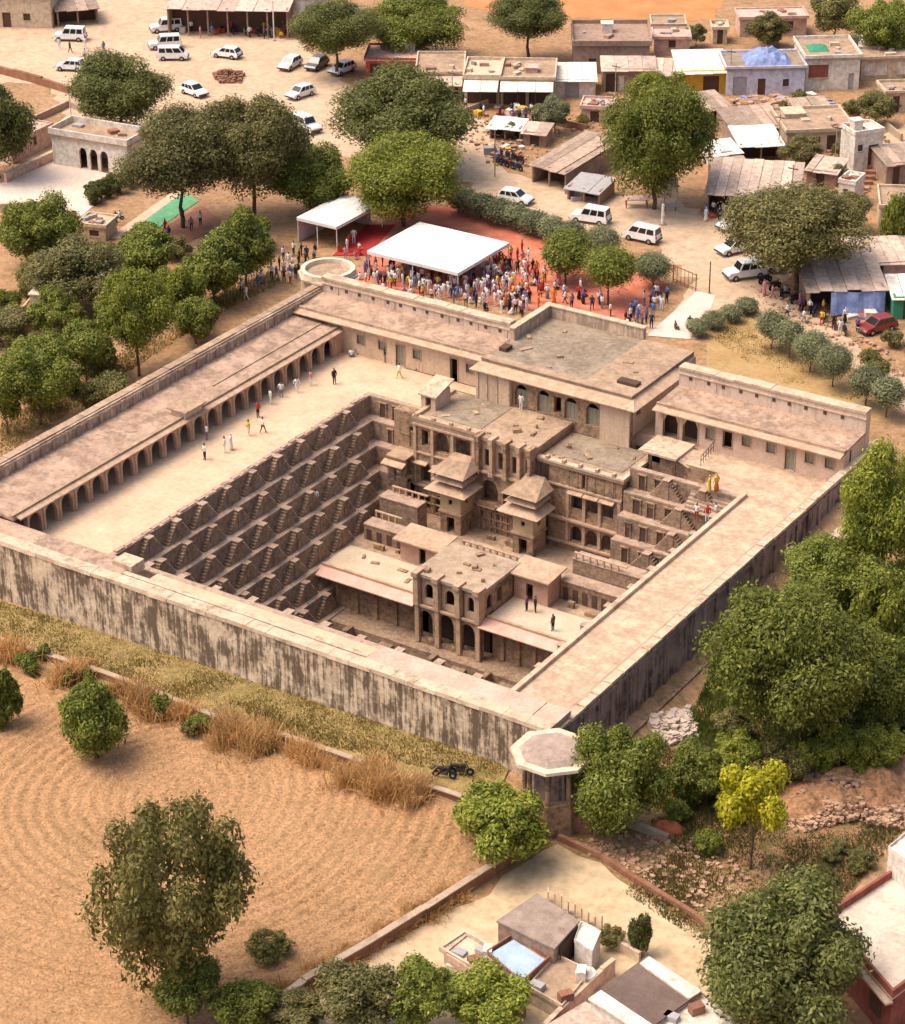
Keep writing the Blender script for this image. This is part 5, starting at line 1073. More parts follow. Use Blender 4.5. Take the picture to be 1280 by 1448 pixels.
def hung(t, L, D, h, bd):
    q = MB(); n = 10; v = []; fs = []
    for i in range(n+1):
        for j in range(5): v.append((L*(.28+.72*i/n), -.75-.12*sin(i*1.7)-.1*j, h-.25-j*(h-.45)/4))
    for i in range(n):
        for j in range(4): k = i*5+j; fs.append((k, k+5, k+6, k+1))
    q.add(v, fs); bd(q, 'hung_tarpaulin', BLUET)
house('stall with pinkish roof sheets and a hanging blue tarpaulin', (1142,442), (1248,440), 10, 2.7, BROWNP, SHEETP, style='sheet', open_front=True, panels=6, cat='stall', name='stall', extra=hung, over=.4)
house('dark roofed stall behind the blue tarpaulin stall', (1232,388), (1300,386), 4, 2.2, BROWNP, SHEETB, style='sheet', open_front=True, panels=3, cat='stall', name='stall')
house('green walled stall beside the blue tarpaulin', (1262,452), (1310,452), 5, 2.4, GREENT, SHEETW, [DO(.3,.7,SHADEIN)], style='sheet', panels=3, cat='stall', name='stall')
house('white courtyard building with three dark arches', (76,232), (182,250), 4.5, 3.6, WHITEP, ROOFTAN, [(.36,.46,.0,2.6,True,None), (.5,.6,.0,2.6,True,None), (.64,.74,.0,2.6,True,None)], parapet=.7, cat='building')
house('pink rear wall house beside the white arched building', (18,232), (74,205), 3, 2.4, PINKP, COPING, [WI(.55,.63)], parapet=.2)
house('small beige house with a roof room outside the arcade wall', (33,484), (80,486), 6, 2.8, YELLOW, ROOFTAN, [WI(.45,.6,SHADEIN,1.5,2.2)], parapet=.2, over=.4, extra=tank(.15,.25,2.6,1.5,BUFF))
house('low brown roofed hut beside the small beige house', (-20,484), (28,484), 4, 2.0, BROWNP, SHEETB, [DO(.4,.6)], style='sheet', panels=3)
house('pale ochre hut with a dark window beside the green matting', (112,338), (150,342), 3, 1.6, BUFF, COPING, [WI(.4,.75,SHADEIN,.5,1.2)], parapet=.2)
low_wall('courtyard_wall', 'pinkish wall with a dark base along the white courtyard', [(8,258),(82,222)], 1.0, .4, PINKP, COPING)
low_wall('courtyard_wall', 'pale plaster wall closing the white courtyard near the hut', [(0,300),(60,296),(108,312)], 1.0, .35, BUFF, COPING)

# ---- houses at the foot of the picture (measured on their roofs)
def block(name, label, quad, zr, zb, wall, roof, parapet=.3, parts=()):
    """quad: four roof corners in the photograph, at roof height zr; thickness of the walls comes from the ground zb"""
    pts = [P(x, y, zr) for x, y in quad]; c = sum(pts, Vector())/4; t = thing(name, label, 'house', (c.x, c.y, zb))
    q = MB(); ins_ = [c+(p-c)*.96 for p in pts]; q.hexa([(p.x,p.y,zb-.3) for p in ins_]+[(p.x,p.y,zr-.15) for p in ins_]); q.build('wall', wall, t)
    q = MB(); q.hexa([(p.x,p.y,zr-.15) for p in pts]+[(p.x,p.y,zr) for p in pts]); q.build('roof', roof, t)
    if parapet:
        for i in range(4):
            a, b = pts[i], pts[(i+1)%4]; a2 = c+(a-c)*.95; b2 = c+(b-c)*.95; q = MB(); q.hexa([(*v[:2], z) for z in (zr, zr+parapet) for v in (a, b, b2, a2)]); q.build('parapet', wall, t)
    return t, pts, c
def flatquad(px, z): return [P(x, y, z) for x, y in px]
b1, pts, c = block('house', 'small house with weathered brown slab roof and dark open front', [(702,1302),(784,1342),(820,1302),(760,1263)], -1.2, -3.7, BROWNP, mat('weathered_slab', (.30,.225,.18), (.2,.145,.115), (.4,.31,.25), .9, stain_amt=.4), 0)
q = MB(); v = flatquad([(789,1340),(819,1305)], -1.3); a, b = v; dd = (b-a).normalized(); nn = Vector((dd.y, -dd.x, 0)); q.hexa([(*(p+nn*k)[:2], z) for z in (-3.4, -1.5) for p, k in ((a+dd*.3,.0),(b-dd*.3,.0),(b-dd*.3,.05),(a+dd*.3,.05))]); q.build('doorway', SHADEIN, b1)  # flat dark panel, the shade of the open front is painted
b2, *_ = block('house', 'narrow white room with dark doorway beside the brown slab roof', [(812,1330),(838,1346),(850,1318),(822,1304)], -1.6, -3.7, WHITEP, WHITEP, .1)
b3, *_ = block('house', 'low brick room roofed with a pale blue sheet', [(688,1350),(738,1394),(778,1358),(726,1325)], -2.2, -3.7, BRICK, BROWNP, .35)
q = MB(); v = flatquad([(690,1348),(738,1388),(774,1357),(726,1327)], -2.05); cc = sum(v, Vector())/4; v = [cc+(p-cc)*.93 for p in v]; q.slab([tuple(p) for p in v], .04); q.build('blue_sheet', SKYT, b3)
b4, *_ = block('house', 'dark roofed house with bright white roof edges', [(832,1412),(908,1462),(992,1402),(915,1352)], -.9, -3.8, WHITEP, DARKR, 0)
for quad in ([(905,1362),(975,1412),(992,1401),(918,1352)], [(832,1412),(905,1460),(922,1448),(850,1400)]):
    q = MB(); v = flatquad(quad, -.75); q.slab([tuple(p) for p in v], .14); q.build('roof_edge', WHITEP, b4)
b5, pts, c = block('house', 'maroon house with white terrace parapets beside the dense dark tree', [(1166,1300),(1262,1412),(1370,1330),(1270,1232)], -.1, -3.8, MAROON, mat('pale_terrace', (.58,.48,.38), (.45,.35,.27), (.68,.58,.48), .5, stain_amt=.5, stain_pos=.54, stain=(.36,.27,.22)), .55)
a, b = pts[0], pts[1]; dd = (b-a).normalized(); nn = Vector((dd.y, -dd.x, 0)); cen = (a+b)/2
for k in (.35, .78):
    m0 = a+(b-a)*k; q = MB(); q.hexa([(*(m0+dd*s*.6+nn*w)[:2], z) for z in (-2.6, -1.2) for s, w in ((-1,-.2),(1,-.2),(1,.02),(-1,.02))]); q.build('window', SHADEIN, b5)  # solid dark box, the shade within the window is its colour
q = MB(); q.hexa([(*(p+nn*w)[:2], z) for z in (-.55, -.4) for p, w in ((a,-.1),(b,-.1),(b,.45),(a,.45))]); q.build('eave', COPING, b5)
b6, *_ = block('house', 'white roof room with a dark doorway on the maroon house terrace', [(1256,1200),(1285,1222),(1310,1200),(1280,1180)], 2.0, -.1, WHITEP, WHITEP, .2)
house('small yard wall house with grey water tub', (628,1362), (690,1398), 2.0, 1.0, BUFF, BUFF, [DO(.4,.6,SHADEIN,.8)], parapet=.15)
# fence of pale boards in the yard
fe = thing('board_fence', 'line of pale upright boards standing in the sandy yard', 'fence', tuple(P(800,1290)))
for i in range(12):
    p = P(775+i*9.5, 1278+i*5.2); q = MB(); w = .12 if i % 3 else .3; q.rbox((p.x, p.y), (.55,-.83), .04, w, p.z-.2, p.z+RNG.uniform(1.0,1.5)); q.build('board', PINKP if i % 2 else BUFF, fe)

b7, *_ = block('house', 'pale flat terrace roof joined to the dark roofed house', [(924,1450),(992,1404),(1045,1444),(985,1500)], -1.3, -3.8, BUFF, WHITEP, .2)
b8, *_ = block('house', 'low buff room with cluttered roof between the blue sheet and dark roof', [(745,1398),(795,1426),(836,1376),(786,1352)], -2.5, -3.8, BUFF, ROOFTAN, .25)
b9, *_ = block('house', 'low walled buff store behind the blue sheeted room', [(628,1352),(684,1388),(712,1356),(660,1326)], -2.7, -3.8, PINKP, BUFF, .3)
b10, *_ = block('house', 'maroon lean-to against the dark roofed house', [(775,1448),(836,1490),(868,1440),(828,1416)], -2.0, -3.8, MAROON, SHEETP, 0)
for (t_, qd, z) in ((b8, [(760,1396),(800,1412),(822,1382)], -2.4), (b9, [(650,1350),(672,1362),(690,1352)], -2.6), (b7, [(950,1440),(985,1430),(1010,1455)], -1.2)):
    for i, (x, y) in enumerate(qd):
        p = P(x, y, z); q = MB(); q.rbox((p.x,p.y), (cos(i),sin(i)), .3, .45, z-.12, z+.3+.2*i); q.build('roof_clutter', (GREYP, BRICK, WHITEP)[i], t_)
b11, *_ = block('shed', 'low shed with a pale slab roof against the dark outer wall', [(1166,768),(1200,776),(1234,728),(1206,716)], -1.2, -3.4, SHADEWALL, COPING, 0)
low_wall('yard_wall', 'pale pink wall between the buff room and dark roofed house', [(770,1470),(810,1430),(850,1392),(868,1378)], 1.2, .25, PINKP, COPING)
low_wall('yard_wall', 'low brick wall round the yard of the brown slab roofed house', [(640,1370),(700,1402),(742,1440)], .9, .25, BRICK, COPING)
low_wall('yard_wall', 'thin pale wall beside the cypress and board fence', [(822,1318),(862,1338),(905,1362)], .8, .2, BUFF, COPING)
p = P(828,1398); t = thing('water_tank', 'round white water tank beside the narrow white room', 'tank', tuple(p)); q = MB(); q.frustum(p.x,p.y,p.z-.05,.7,p.z+1.3,.68,14); q.build('drum', WHITEP, t); q = MB(); q.frustum(p.x,p.y,p.z+1.3,.5,p.z+1.5,.25,14); q.build('lid', WHITEP, t)
# ---- more packed village houses
house('low pinkish hut between brown lean-to and leafy tree', (822,172), (864,174), 3.5, 1.7, PINKP, PINKP, [DO(.3,.6,SHADEIN,1.4)], parapet=.25)
house('low stall with white slab roof beside the motorbikes', (692,196), (736,200), 3, 1.6, BROWNP, SHEETW, style='sheet', open_front=True, panels=3, cat='stall', name='stall')
house('small dark hut with sheet roof by the parked motorbike cluster', (740,205), (772,208), 3, 1.7, BROWNP, SHEETP, style='sheet', panels=2, ops=[DO(.3,.7,SHADEIN,1.4)], cat='shed', name='shed')
house('cream walled room behind the small leafy tree', (1252,160), (1300,158), 4, 2.4, BUFF, ROOFTAN, [DO(.2,.4), WI(.6,.75)], parapet=.3)
house('low brown shack between the earth mound and cream house', (1128,178), (1176,175), 4, 1.9, BROWNP, SHEETB, [DO(.3,.5,SHADEIN,1.6)], style='sheet', panels=4, cat='shed', name='shed')
house('patched shack beside the leafy tree over the cream roof', (1140,262), (1182,268), 4, 2.0, BROWNP, SHEETP, [DO(.3,.6,SHADEIN,1.6)], style='sheet', panels=4, cat='shed', name='shed')
house('long pinkish sheet roofed shed behind the blue tarpaulin stall', (1196,402), (1300,398), 6, 2.3, PINKP, SHEETP, [DO(.3,.5,SHADEIN)], style='sheet', panels=7, cat='shed', name='shed')
house('grey walled room beside the lane and stair tower', (1252,262), (1300,258), 5, 2.6, BROWNP, SHEETB, [DO(.2,.4,SHADEIN)], style='sheet', panels=4)
house('cream shop wing beside the yellow fronted shop', (926,132), (960,133), 5, 2.6, BUFF, SHEETP, [DO(.25,.6,SHADEIN)], style='sheet', panels=3, cat='shop', name='shop')
house('brick shack behind the striped roof shop', (1012,266), (1060,262), 3, 2.2, BRICK, SHEETB, [DO(.4,.7,SHADEIN)], style='sheet', panels=3, cat='shed', name='shed')
house('small buff house behind the large brown block', (922,60), (968,60), 4, 2.2, BUFF, ROOFTAN, [WI(.4,.6)], parapet=.25)
house('white walled shed behind the pale house', (1222,88), (1262,87), 4, 2.2, WHITEP, SHEETW, [DO(.4,.6)], style='sheet', panels=3, cat='shed', name='shed')
house('brown roofed shop room at the edge of the parking ground', (448,52), (500,56), 5, 2.6, BROWNP, SHEETB, [DO(.2,.5,SHADEIN)], style='sheet', panels=4, cat='shop', name='shop')
# ---- courtyard floor, mats
sheet('courtyard', [(-30,262),(8,258),(80,226),(178,252),(108,312),(60,296),(-30,302)], mat('pale_court', (.64,.52,.43), (.56,.44,.35), (.7,.58,.5), .3), .04)
o = sheet('green_matting', [(168,334),(258,272),(282,284),(205,336)], mat('green_mat', (.12,.33,.17), (.08,.26,.12), (.2,.42,.24), 1.), .05, k=None); tag(o, 'long green strip of matting beside the olive tree', 'matting')
o = sheet('kerb_strip', [(150,338),(250,268),(262,270),(170,338)], CREAM, .06, k=None); tag(o, 'pale kerb strip along the green matting', 'kerb')
o = sheet('brown_matting', [(215,333),(285,290),(320,318),(260,345)], mat('brown_mat', (.30,.14,.09), scale=1., stain_amt=.5), .05, k=None); tag(o, 'brown earth bed beside the green matting', 'bed')
o = sheet('red_matting', [(540,322),(600,292),(640,290),(725,322),(800,345),(945,402),(885,470),(760,440),(690,430),(500,400)], mat('red_mat', (.53,.17,.10), (.42,.10,.06), (.64,.27,.17), .5, stain_amt=.25, stain_pos=.6, stain=(.5,.25,.16)), .05, k=None); tag(o, 'orange red matting spread round the white canopy', 'matting')
o = sheet('red_carpet', [(470,362),(520,318),(560,318),(520,362)], mat('red_carpet', (.38,.035,.035), scale=.8), .07, k=None); tag(o, 'dark red carpet beside the small white tent', 'carpet')
sheet('path', [(915,475),(945,448),(985,412),(1012,418),(1000,450),(975,480)], mat('pale_path', (.66,.53,.45), scale=.3), .05)
# ---- tents
TENT = mat('white_canvas', (.74,.71,.67), (.66,.62,.57), (.79,.77,.74), .5, rough=.7, stain_amt=.2, stain_pos=.56, stain=(.5,.44,.38))
def tent(label, x0, x1, y0, y1, zt, rise, walls=False):
    t = thing('canopy_tent', label, 'tent', ((x0+x1)/2, (y0+y1)/2, 0)); n = 30; v = []; fs = []
    for i in range(n+1):
        for j in range(n+1):
            u, w = i/n, j/n; k = min(u, 1-u, w, 1-w)*2; v.append((x0+(x1-x0)*u, y0+(y1-y0)*w, zt+rise*k**.8-.10*abs(sin(pi*u*5))*(.4+k)-.06*abs(sin(pi*w*4))*(.4+k)))
    for i in range(n):
        for j in range(n): k = i*(n+1)+j; fs.append((k, k+n+1, k+n+2, k+1))
    q = MB(); q.add(v, fs); q.build('canopy', TENT, t, smooth=True)
    for bx in ((x0,x1,y0,y0+.03),(x0,x1,y1-.03,y1),(x0,x0+.03,y0,y1),(x1-.03,x1,y0,y1)): q = MB(); q.box(*bx, zt-.35, zt); q.build('valance', TENT, t)
    for x in (x0+.1, (x0+x1)/2, x1-.1):
        for y in (y0+.1, y1-.1): q = MB(); q.tube((x,y,0), (x,y,zt), .05); q.build('pole', TENT, t)
    if walls:
        q = MB(); q.box(x0, x0+.05, y0+.2, y1-.2, 0, zt-.35); q.build('side_cloth', mat('lilac_cloth', (.55,.45,.47), scale=1.), t)
        q = MB(); q.box(x0+.1, x1-1.5, y1-.3, y1-.25, 0, zt-.35); q.build('side_cloth', MATS['lilac_cloth'], t)
    return t
tent('large white canopy sheltering the seated crowd on red matting', -16.9, -5.6, 60.4, 70.2, 2.75, .5)
tent('small white tent with lilac side cloth beside the red carpet', -28.6, -23.3, 64.0, 72.6, 2.9, .7, True)

# ---- posts, board, stands
def post(px, py, h, r, label, m=WHITEP, name='post', arm=False):
    p = P(px, py); t = thing(name, label, 'post', tuple(p)); q = MB(); q.tube((p.x,p.y,p.z-.2), (p.x,p.y,p.z+h), r, r*.7, 8); q.build('shaft', m, t)
    q = MB(); q.frustum(p.x, p.y, p.z-.05, r*2.2, p.z+.2, r*1.8, 8); q.build('base', CONC, t)
    if arm: q = MB(); q.tube((p.x,p.y,p.z+h-.1), (p.x-1.0,p.y-.6,p.z+h+.1), .05); q.build('arm', m, t)
    return t
post(388,58,5.5,.1,'white lamp post beside the large open stall', arm=True, name='lamp_post'); post(101,172,3.6,.1,'white pole by the roadside wall and dense tree')
post(937,318,2.4,.22,'short white pillar at the roadside near the red table'); post(1003,415,3.5,.08,'thin pole beside the pale path gate', IRON)
p = P(948,298); t = thing('sign_board', 'tall grey notice board by the road under the big tree', 'sign', tuple(p)); u = r0.normalized()
q = MB(); q.rbox((p.x,p.y), (u.x,u.y), .06, .75, p.z+.5, p.z+3.6); q.build('panel', GREYP, t)
for s in (-.6,.6): q = MB(); q.tube((p.x+u.x*s,p.y+u.y*s,p.z-.2), (p.x+u.x*s,p.y+u.y*s,p.z+.6), .06); q.build('leg', IRON, t)
q = MB(); q.rbox((p.x-.08*-u.y,p.y-.08*u.x), (u.x,u.y), .02, .6, p.z+1.0, p.z+3.2); q.build('faded_notice', BUFF, t)
p = P(900,292); t = thing('market_table', 'red market table under the big leafy tree', 'table', tuple(p))
q = MB(); q.rbox((p.x,p.y), (u.x,u.y), .7, 1.3, p.z+.95, p.z+1.05); q.build('top', PINKP, t)
for a in (-1,1):
    for b in (-1,1): q = MB(); x, y = p.x+u.x*a*1.15-u.y*b*.55, p.y+u.y*a*1.15+u.x*b*.55; q.tube((x,y,p.z-.1), (x,y,p.z+.96), .07); q.build('leg', REDP, t)
ir = thing('stepped_lane', 'flight of reddish steps climbing the lane beside the stair tower', 'steps', tuple(P(1215,270)))
for i in range(7):
    p = P(1216+i*4, 272-i*6); q = MB(); q.rbox((p.x,p.y), (u.x,u.y), .35, .8, p.z-.3, p.z+.15+i*.12); q.build('step', BRICK, ir)
gt = thing('iron_gate', 'rusty brown gate frame at the end of the pale path', 'gate', tuple(P(985,405)))
a, b = P(952,398), P(984,412); dd = (b-a).normalized()
for k in range(7): p = a.lerp(b, k/6); q = MB(); q.tube((p.x,p.y,-.1), (p.x,p.y,1.9), .06 if k in (0,6) else .03); q.build('bar', BRICK, gt)
for z in (.3, 1.8): q = MB(); q.tube((a.x,a.y,z), (b.x,b.y,z), .05); q.build('rail', BRICK, gt)

# loose goods standing in front of the shops and stalls
def goods(poly, n, where, grp, seed):
    rr = random.Random(seed); k = 0
    for i in range(n):
        px = poly[0]+(poly[2]-poly[0])*rr.random(); py = poly[1]+(poly[3]-poly[1])*rr.random(); p = P(px, py); w, l_, hh = rr.uniform(.25,.5), rr.uniform(.3,.8), rr.uniform(.3,.9); an = rr.uniform(0,3)
        m, cn = rr.choice(((BROWNP,'brown'),(GREYP,'grey'),(REDP,'red'),(BLUET,'blue'),(WHITEP,'white'),(YELP,'yellow')))
        t = thing('crate', f'{cn} crate of goods {where}', 'crate', tuple(p), an, grp); q = MB(); q.box(-l_,l_,-w,w,-.05,hh*.85); q.build('box', m, t, world=False)
        q = MB(); q.box(-l_-.03,l_+.03,-w-.03,w+.03,hh*.85,hh); q.build('lid', m, t, world=False)
goods((660,152,780,165), 14, 'under the shop awnings', 'crates under the awnings', 1)
goods((250,38,400,50), 14, 'inside the large open stall', 'crates at the large stall', 2)
goods((1005,296,1060,308), 9, 'outside the striped roof shop', 'crates at the striped shop', 3)
goods((800,262,860,285), 8, 'beside the low grey stall', 'crates by the grey stall', 4)
goods((850,118,950,140), 8, 'below the brown lean-to house', 'crates below the lean-to', 5)
goods((1140,440,1240,452), 9, 'at the foot of the blue tarpaulin', 'crates by the blue tarpaulin', 6)
goods((640,1365,700,1395), 6, 'in the small walled yard', 'crates in the yard', 7)
goods((690,200,740,225), 9, 'beside the motorbike cluster', 'crates by the motorbikes', 9)
goods((1130,270,1230,285), 7, 'in the lane below the stair tower', 'crates in the lane', 10)
goods((1040,140,1180,150), 12, 'outside the pale blue house', 'crates by the pale blue house', 8)
# ================================================================== vehicles
PAINTW = plain('white_car_paint', (.78,.77,.75), .25, .5); GLASS = plain('dark_glass', (.02,.022,.025), .08, .6); TYRE = plain('tyre', (.02,.02,.02), .8, .2); RIM = plain('rim', (.4,.4,.4), .35, .5, .6)
PAINTG = plain('grey_car_paint', (.12,.12,.125), .25, .5); PAINTR = plain('red_car_paint', (.22,.03,.03), .3, .5); LAMP = plain('lamp_glass', (.75,.72,.65), .15, .6); LAMPR = plain('red_lamp_glass', (.4,.02,.02), .2, .5)
def car_proto(kind_, paint):
    """x forward, origin on the ground; profile lofted across the width"""
    t = thing('car', 'car', 'car')
    if kind_ == 'suv': L, W_, sh, top = 4.3, 1.75, .98, 1.85; cab = [(-2.05,sh),(-1.98,top-.06),(.55,top),(1.0,sh+.02)]; hood = (2.1,.92)
    elif kind_ == 'van': L, W_, sh, top = 4.0, 1.6, 1.0, 1.8; cab = [(-1.95,sh),(-1.85,top-.04),(.9,top),(1.55,sh)]; hood = (1.95,.85)
    else: L, W_, sh, top = 3.9, 1.68, .88, 1.5; cab = [(-1.85,sh),(-1.45,top-.05),(.2,top),(1.0,sh)]; hood = (1.9,.74)
    hw = W_/2; xb = -L/2; xf = L/2
    prof = [(xb,.35),(xb-.02,.6),(xb+.04,sh-.03),(cab[0][0],sh),(cab[3][0],sh),(hood[0]-.15,hood[1]),(xf,hood[1]-.18),(xf,.35)]
    q = MB(); n = len(prof)
    for sgn, k in ((-1,0),(1,1)): pass
    lv = [(x, -hw*(1 if z < .7 else .95), z) for x, z in prof]+[(x, hw*(1 if z < .7 else .95), z) for x, z in prof]
    q.add(lv, [tuple(range(n))[::-1], tuple(range(n,2*n))]+[(i,(i+1)%n,n+(i+1)%n,n+i) for i in range(n)])
    cw = hw*.80; q.add([(x, -(hw*.95 if i in (0,3) else cw), z) for i,(x,z) in enumerate(cab)]+[(x, (hw*.95 if i in (0,3) else cw), z) for i,(x,z) in enumerate(cab)], [(0,1,2,3),(7,6,5,4),(0,4,5,1),(1,5,6,2),(2,6,7,3)])
    q.build('body', paint, t)
    def lerp2(a, b, k): return (a[0]+(b[0]-a[0])*k, a[1]+(b[1]-a[1])*k)
    for sgn in (-1, 1):                                # side windows, three to a side
        lo0, hi0, hi1, lo1 = cab
        for k0, k1 in ((.06,.32),(.36,.62),(.66,.95)):
            pts = []
            for (k, v) in ((k0,.14),(k1,.14),(k1,.86),(k0,.86)):
                a = lerp2(lo0, lo1, k); b = lerp2(hi0, hi1, k); pnt = lerp2(a, b, v); yw = hw*.95+(cw-hw*.95)*v+.012; pts.append((pnt[0], sgn*yw, pnt[1]))
            w = MB(); w.add(pts, [(0,1,2,3)]); w.add([(x, y-sgn*.03, z) for x, y, z in pts], [(3,2,1,0)]); w.build('side_window', GLASS, t)
    for nm, (a, b) in (('windscreen', (cab[3], cab[2])), ('rear_window', (cab[0], cab[1]))):
        o = .015 if nm == 'windscreen' else -.015; p0 = lerp2(a, b, .12); p1 = lerp2(a, b, .88); w = MB()
        y0, y1 = hw*.86, cw*.9; w.hexa([(p0[0]-o,-y0,p0[1]),(p0[0]+o,-y0,p0[1]),(p0[0]+o,y0,p0[1]),(p0[0]-o,y0,p0[1]),(p1[0]-o,-y1,p1[1]),(p1[0]+o,-y1,p1[1]),(p1[0]+o,y1,p1[1]),(p1[0]-o,y1,p1[1])]); w.build(nm, GLASS, t)
    for x in (xb+.8, xf-.78):
        for y in (-hw+.08, hw-.08):
            w = MB(); w.tube((x,y-.11,.32), (x,y+.11,.32), .32, n=14); wo = w.build('wheel', TYRE, t); r_ = MB(); r_.tube((x,y-.12,.32), (x,y+.12,.32), .17, n=10); r_.build('rim', RIM, wo, world=False)
    for x, nm in ((xf, 'bumper'), (xb-.02, 'bumper')): w = MB(); w.box(x-.06, x+.08 if x > 0 else x+.06, -hw*.96, hw*.96, .36, .56); w.build(nm, plain('bumper_plastic', (.08,.08,.08), .6), t)
    for y in (-hw*.7, hw*.7):
        w = MB(); w.box(xf-.05, xf+.03, y-.17, y+.17, hood[1]-.3, hood[1]-.16); w.build('headlight', LAMP, t)
        w = MB(); w.box(xb-.05, xb+.03, y-.1, y+.1, .7, .92); w.build('tail_light', LAMPR, t)
    return t
PROTO = {('suv','w'): car_proto('suv', PAINTW), ('van','w'): car_proto('van', PAINTW), ('hatch','w'): car_proto('hatch', PAINTW), ('hatch','g'): car_proto('hatch', PAINTG), ('hatch','r'): car_proto('hatch', PAINTR)}
USED = set()
def car(k, c, rear, front, label):
    A, B = P(*rear), P(*front); mid = (A+B)/2; pr_ = PROTO[k, c]
    o = pr_ if (k, c) not in USED else copy_tree(pr_); USED.add((k, c))
    o.location = (mid.x, mid.y, g(mid.x, mid.y)+.02); o.rotation_euler = (0, 0, atan2(B.y-A.y, B.x-A.x)); tag(o, label, 'car', 'cars parked in the village')
car('suv','w',(122,57),(77,56),'white off-road car parked in front of the open brown shed')
car('hatch','w',(122,100),(78,98),'white car parked by the low reddish wall beside the dense tree')
car('suv','w',(258,42),(212,46),'white off-road car closest to the large open stall')
car('suv','w',(262,66),(205,70),'white off-road car in the middle of the tight row of three')
car('van','w',(222,84),(268,84),'white van beside the dense tree, outermost of the tight row')
car('hatch','w',(345,84),(297,78),'white car alone in front of the large open stall')
car('hatch','w',(425,88),(396,104),'white car parked nose out beside the grey car')
car('hatch','g',(462,88),(434,104),'grey car parked between two white cars')
car('hatch','w',(502,96),(466,110),'white car parked beside the grey car and the red fronted shop')
car('hatch','w',(440,132),(410,142),'white car parked behind the tall olive tree, near the brick steps')
car('suv','w',(415,176),(452,192),'white car half hidden below the tall olive tree')
car('hatch','w',(258,128),(292,140),'white car half hidden behind the olive trees')
car('suv','w',(862,318),(808,310),'white off-road car on the road behind the clipped shrubs')
car('van','w',(936,346),(880,334),'white van on the sandy road near the white pillar')
car('hatch','w',(1058,318),(1018,328),'white car under the big round tree, next to the striped shop')
car('hatch','w',(1062,352),(1014,362),'white car in the middle of the row under the big round tree')
car('suv','w',(1082,388),(1024,396),'white car at the lawn end of the row under the big round tree')
car('hatch','w',(1100,384),(1066,376),'white car tucked behind the row under the big round tree')
car('hatch','w',(706,282),(752,290),'white car behind the hedge beside the red matting')
car('hatch','r',(1264,462),(1216,474),'dark red car parked below the blue tarpaulin stall')
for k, pr_ in PROTO.items():
    if k not in USED:
        for ch in list(pr_.children_recursive): bpy.data.objects.remove(ch)
        bpy.data.objects.remove(pr_)
# motorbikes
def bike_proto(c):
    t = thing('motorbike', 'motorbike', 'motorbike'); m = plain('bike_paint_'+c[0], c[1], .3, .5)
    for x in (-.62,.66): w = MB(); w.tube((x,-.05,.3), (x,.05,.3), .3, n=12); wo = w.build('wheel', TYRE, t); r_ = MB(); r_.tube((x,-.06,.3), (x,.06,.3), .13, n=8); r_.build('rim', RIM, wo, world=False)
    w = MB(); w.box(-.35,.3,-.12,.12,.3,.62); w.build('engine', IRON, t); w = MB(); w.hexa([(-.05,-.14,.62),(.4,-.12,.68),(.4,.12,.68),(-.05,.14,.62),(-.02,-.12,.88),(.36,-.1,.92),(.36,.1,.92),(-.02,.12,.88)]); w.build('tank', m, t)
    w = MB(); w.box(-.75,-.05,-.13,.13,.74,.86); w.build('seat', TYRE, t); w = MB(); w.tube((.66,0,.3), (.4,0,1.0), .04); w.tube((.38,-.34,1.02), (.38,.34,1.02), .025); w.build('handlebar', IRON, t); w = MB(); w.box(-.95,-.55,-.08,.08,.6,.68); w.build('mudguard', m, t)
    w = MB(); w.tube((.0,.1,.3), (.1,.32,-.0), .02); w.build('stand', IRON, t)
    return t
BK = [bike_proto(('black',(.02,.02,.022))), bike_proto(('red',(.3,.03,.03))), bike_proto(('blue',(.04,.06,.2)))]
bk_used = set(); CN = ['black','red','blue']
def bike(px, py, ang, i, where, grp):
    p = P(px, py); o = BK[i] if i not in bk_used else copy_tree(BK[i]); bk_used.add(i)
    o.location = (p.x, p.y, p.z+.02); o.rotation_euler = (0,0,ang); tag(o, f'{CN[i]} motorbike {where}', 'motorbike', grp)
bike(628,1100,.3,0,'beside the low field wall, the left of a pair by the kiosk' if 0 else 'with white bundle parked by the field wall near the kiosk','motorbikes by the field wall')
bike(652,1096,.5,0,'parked closest to the octagonal kiosk tree','motorbikes by the field wall')
for i in range(9): bike(700+(i%5)*9+(i//5)*4, 218+(i//5)*14+(i%5)*3, 2.2+.1*i, i%3, 'in the parked cluster beside the long brown shed', 'motorbikes by the long brown shed')
for i in range(5): bike(735+i*9, 168+i*1.5, 1.9+.15*i, i%3, 'parked under the shop awnings', 'motorbikes under the awnings')
for i in range(6): bike(300+i*16, 44+i*1.5, 1.6+.2*i, i%3, 'parked in front of the large open stall', 'motorbikes at the large stall')
for i in range(9): bike(1082+i*14, 400+i*9, 1.2+.12*i, i%3, 'in the row along the stall with the blue tarpaulin', 'motorbikes by the blue tarpaulin stall')

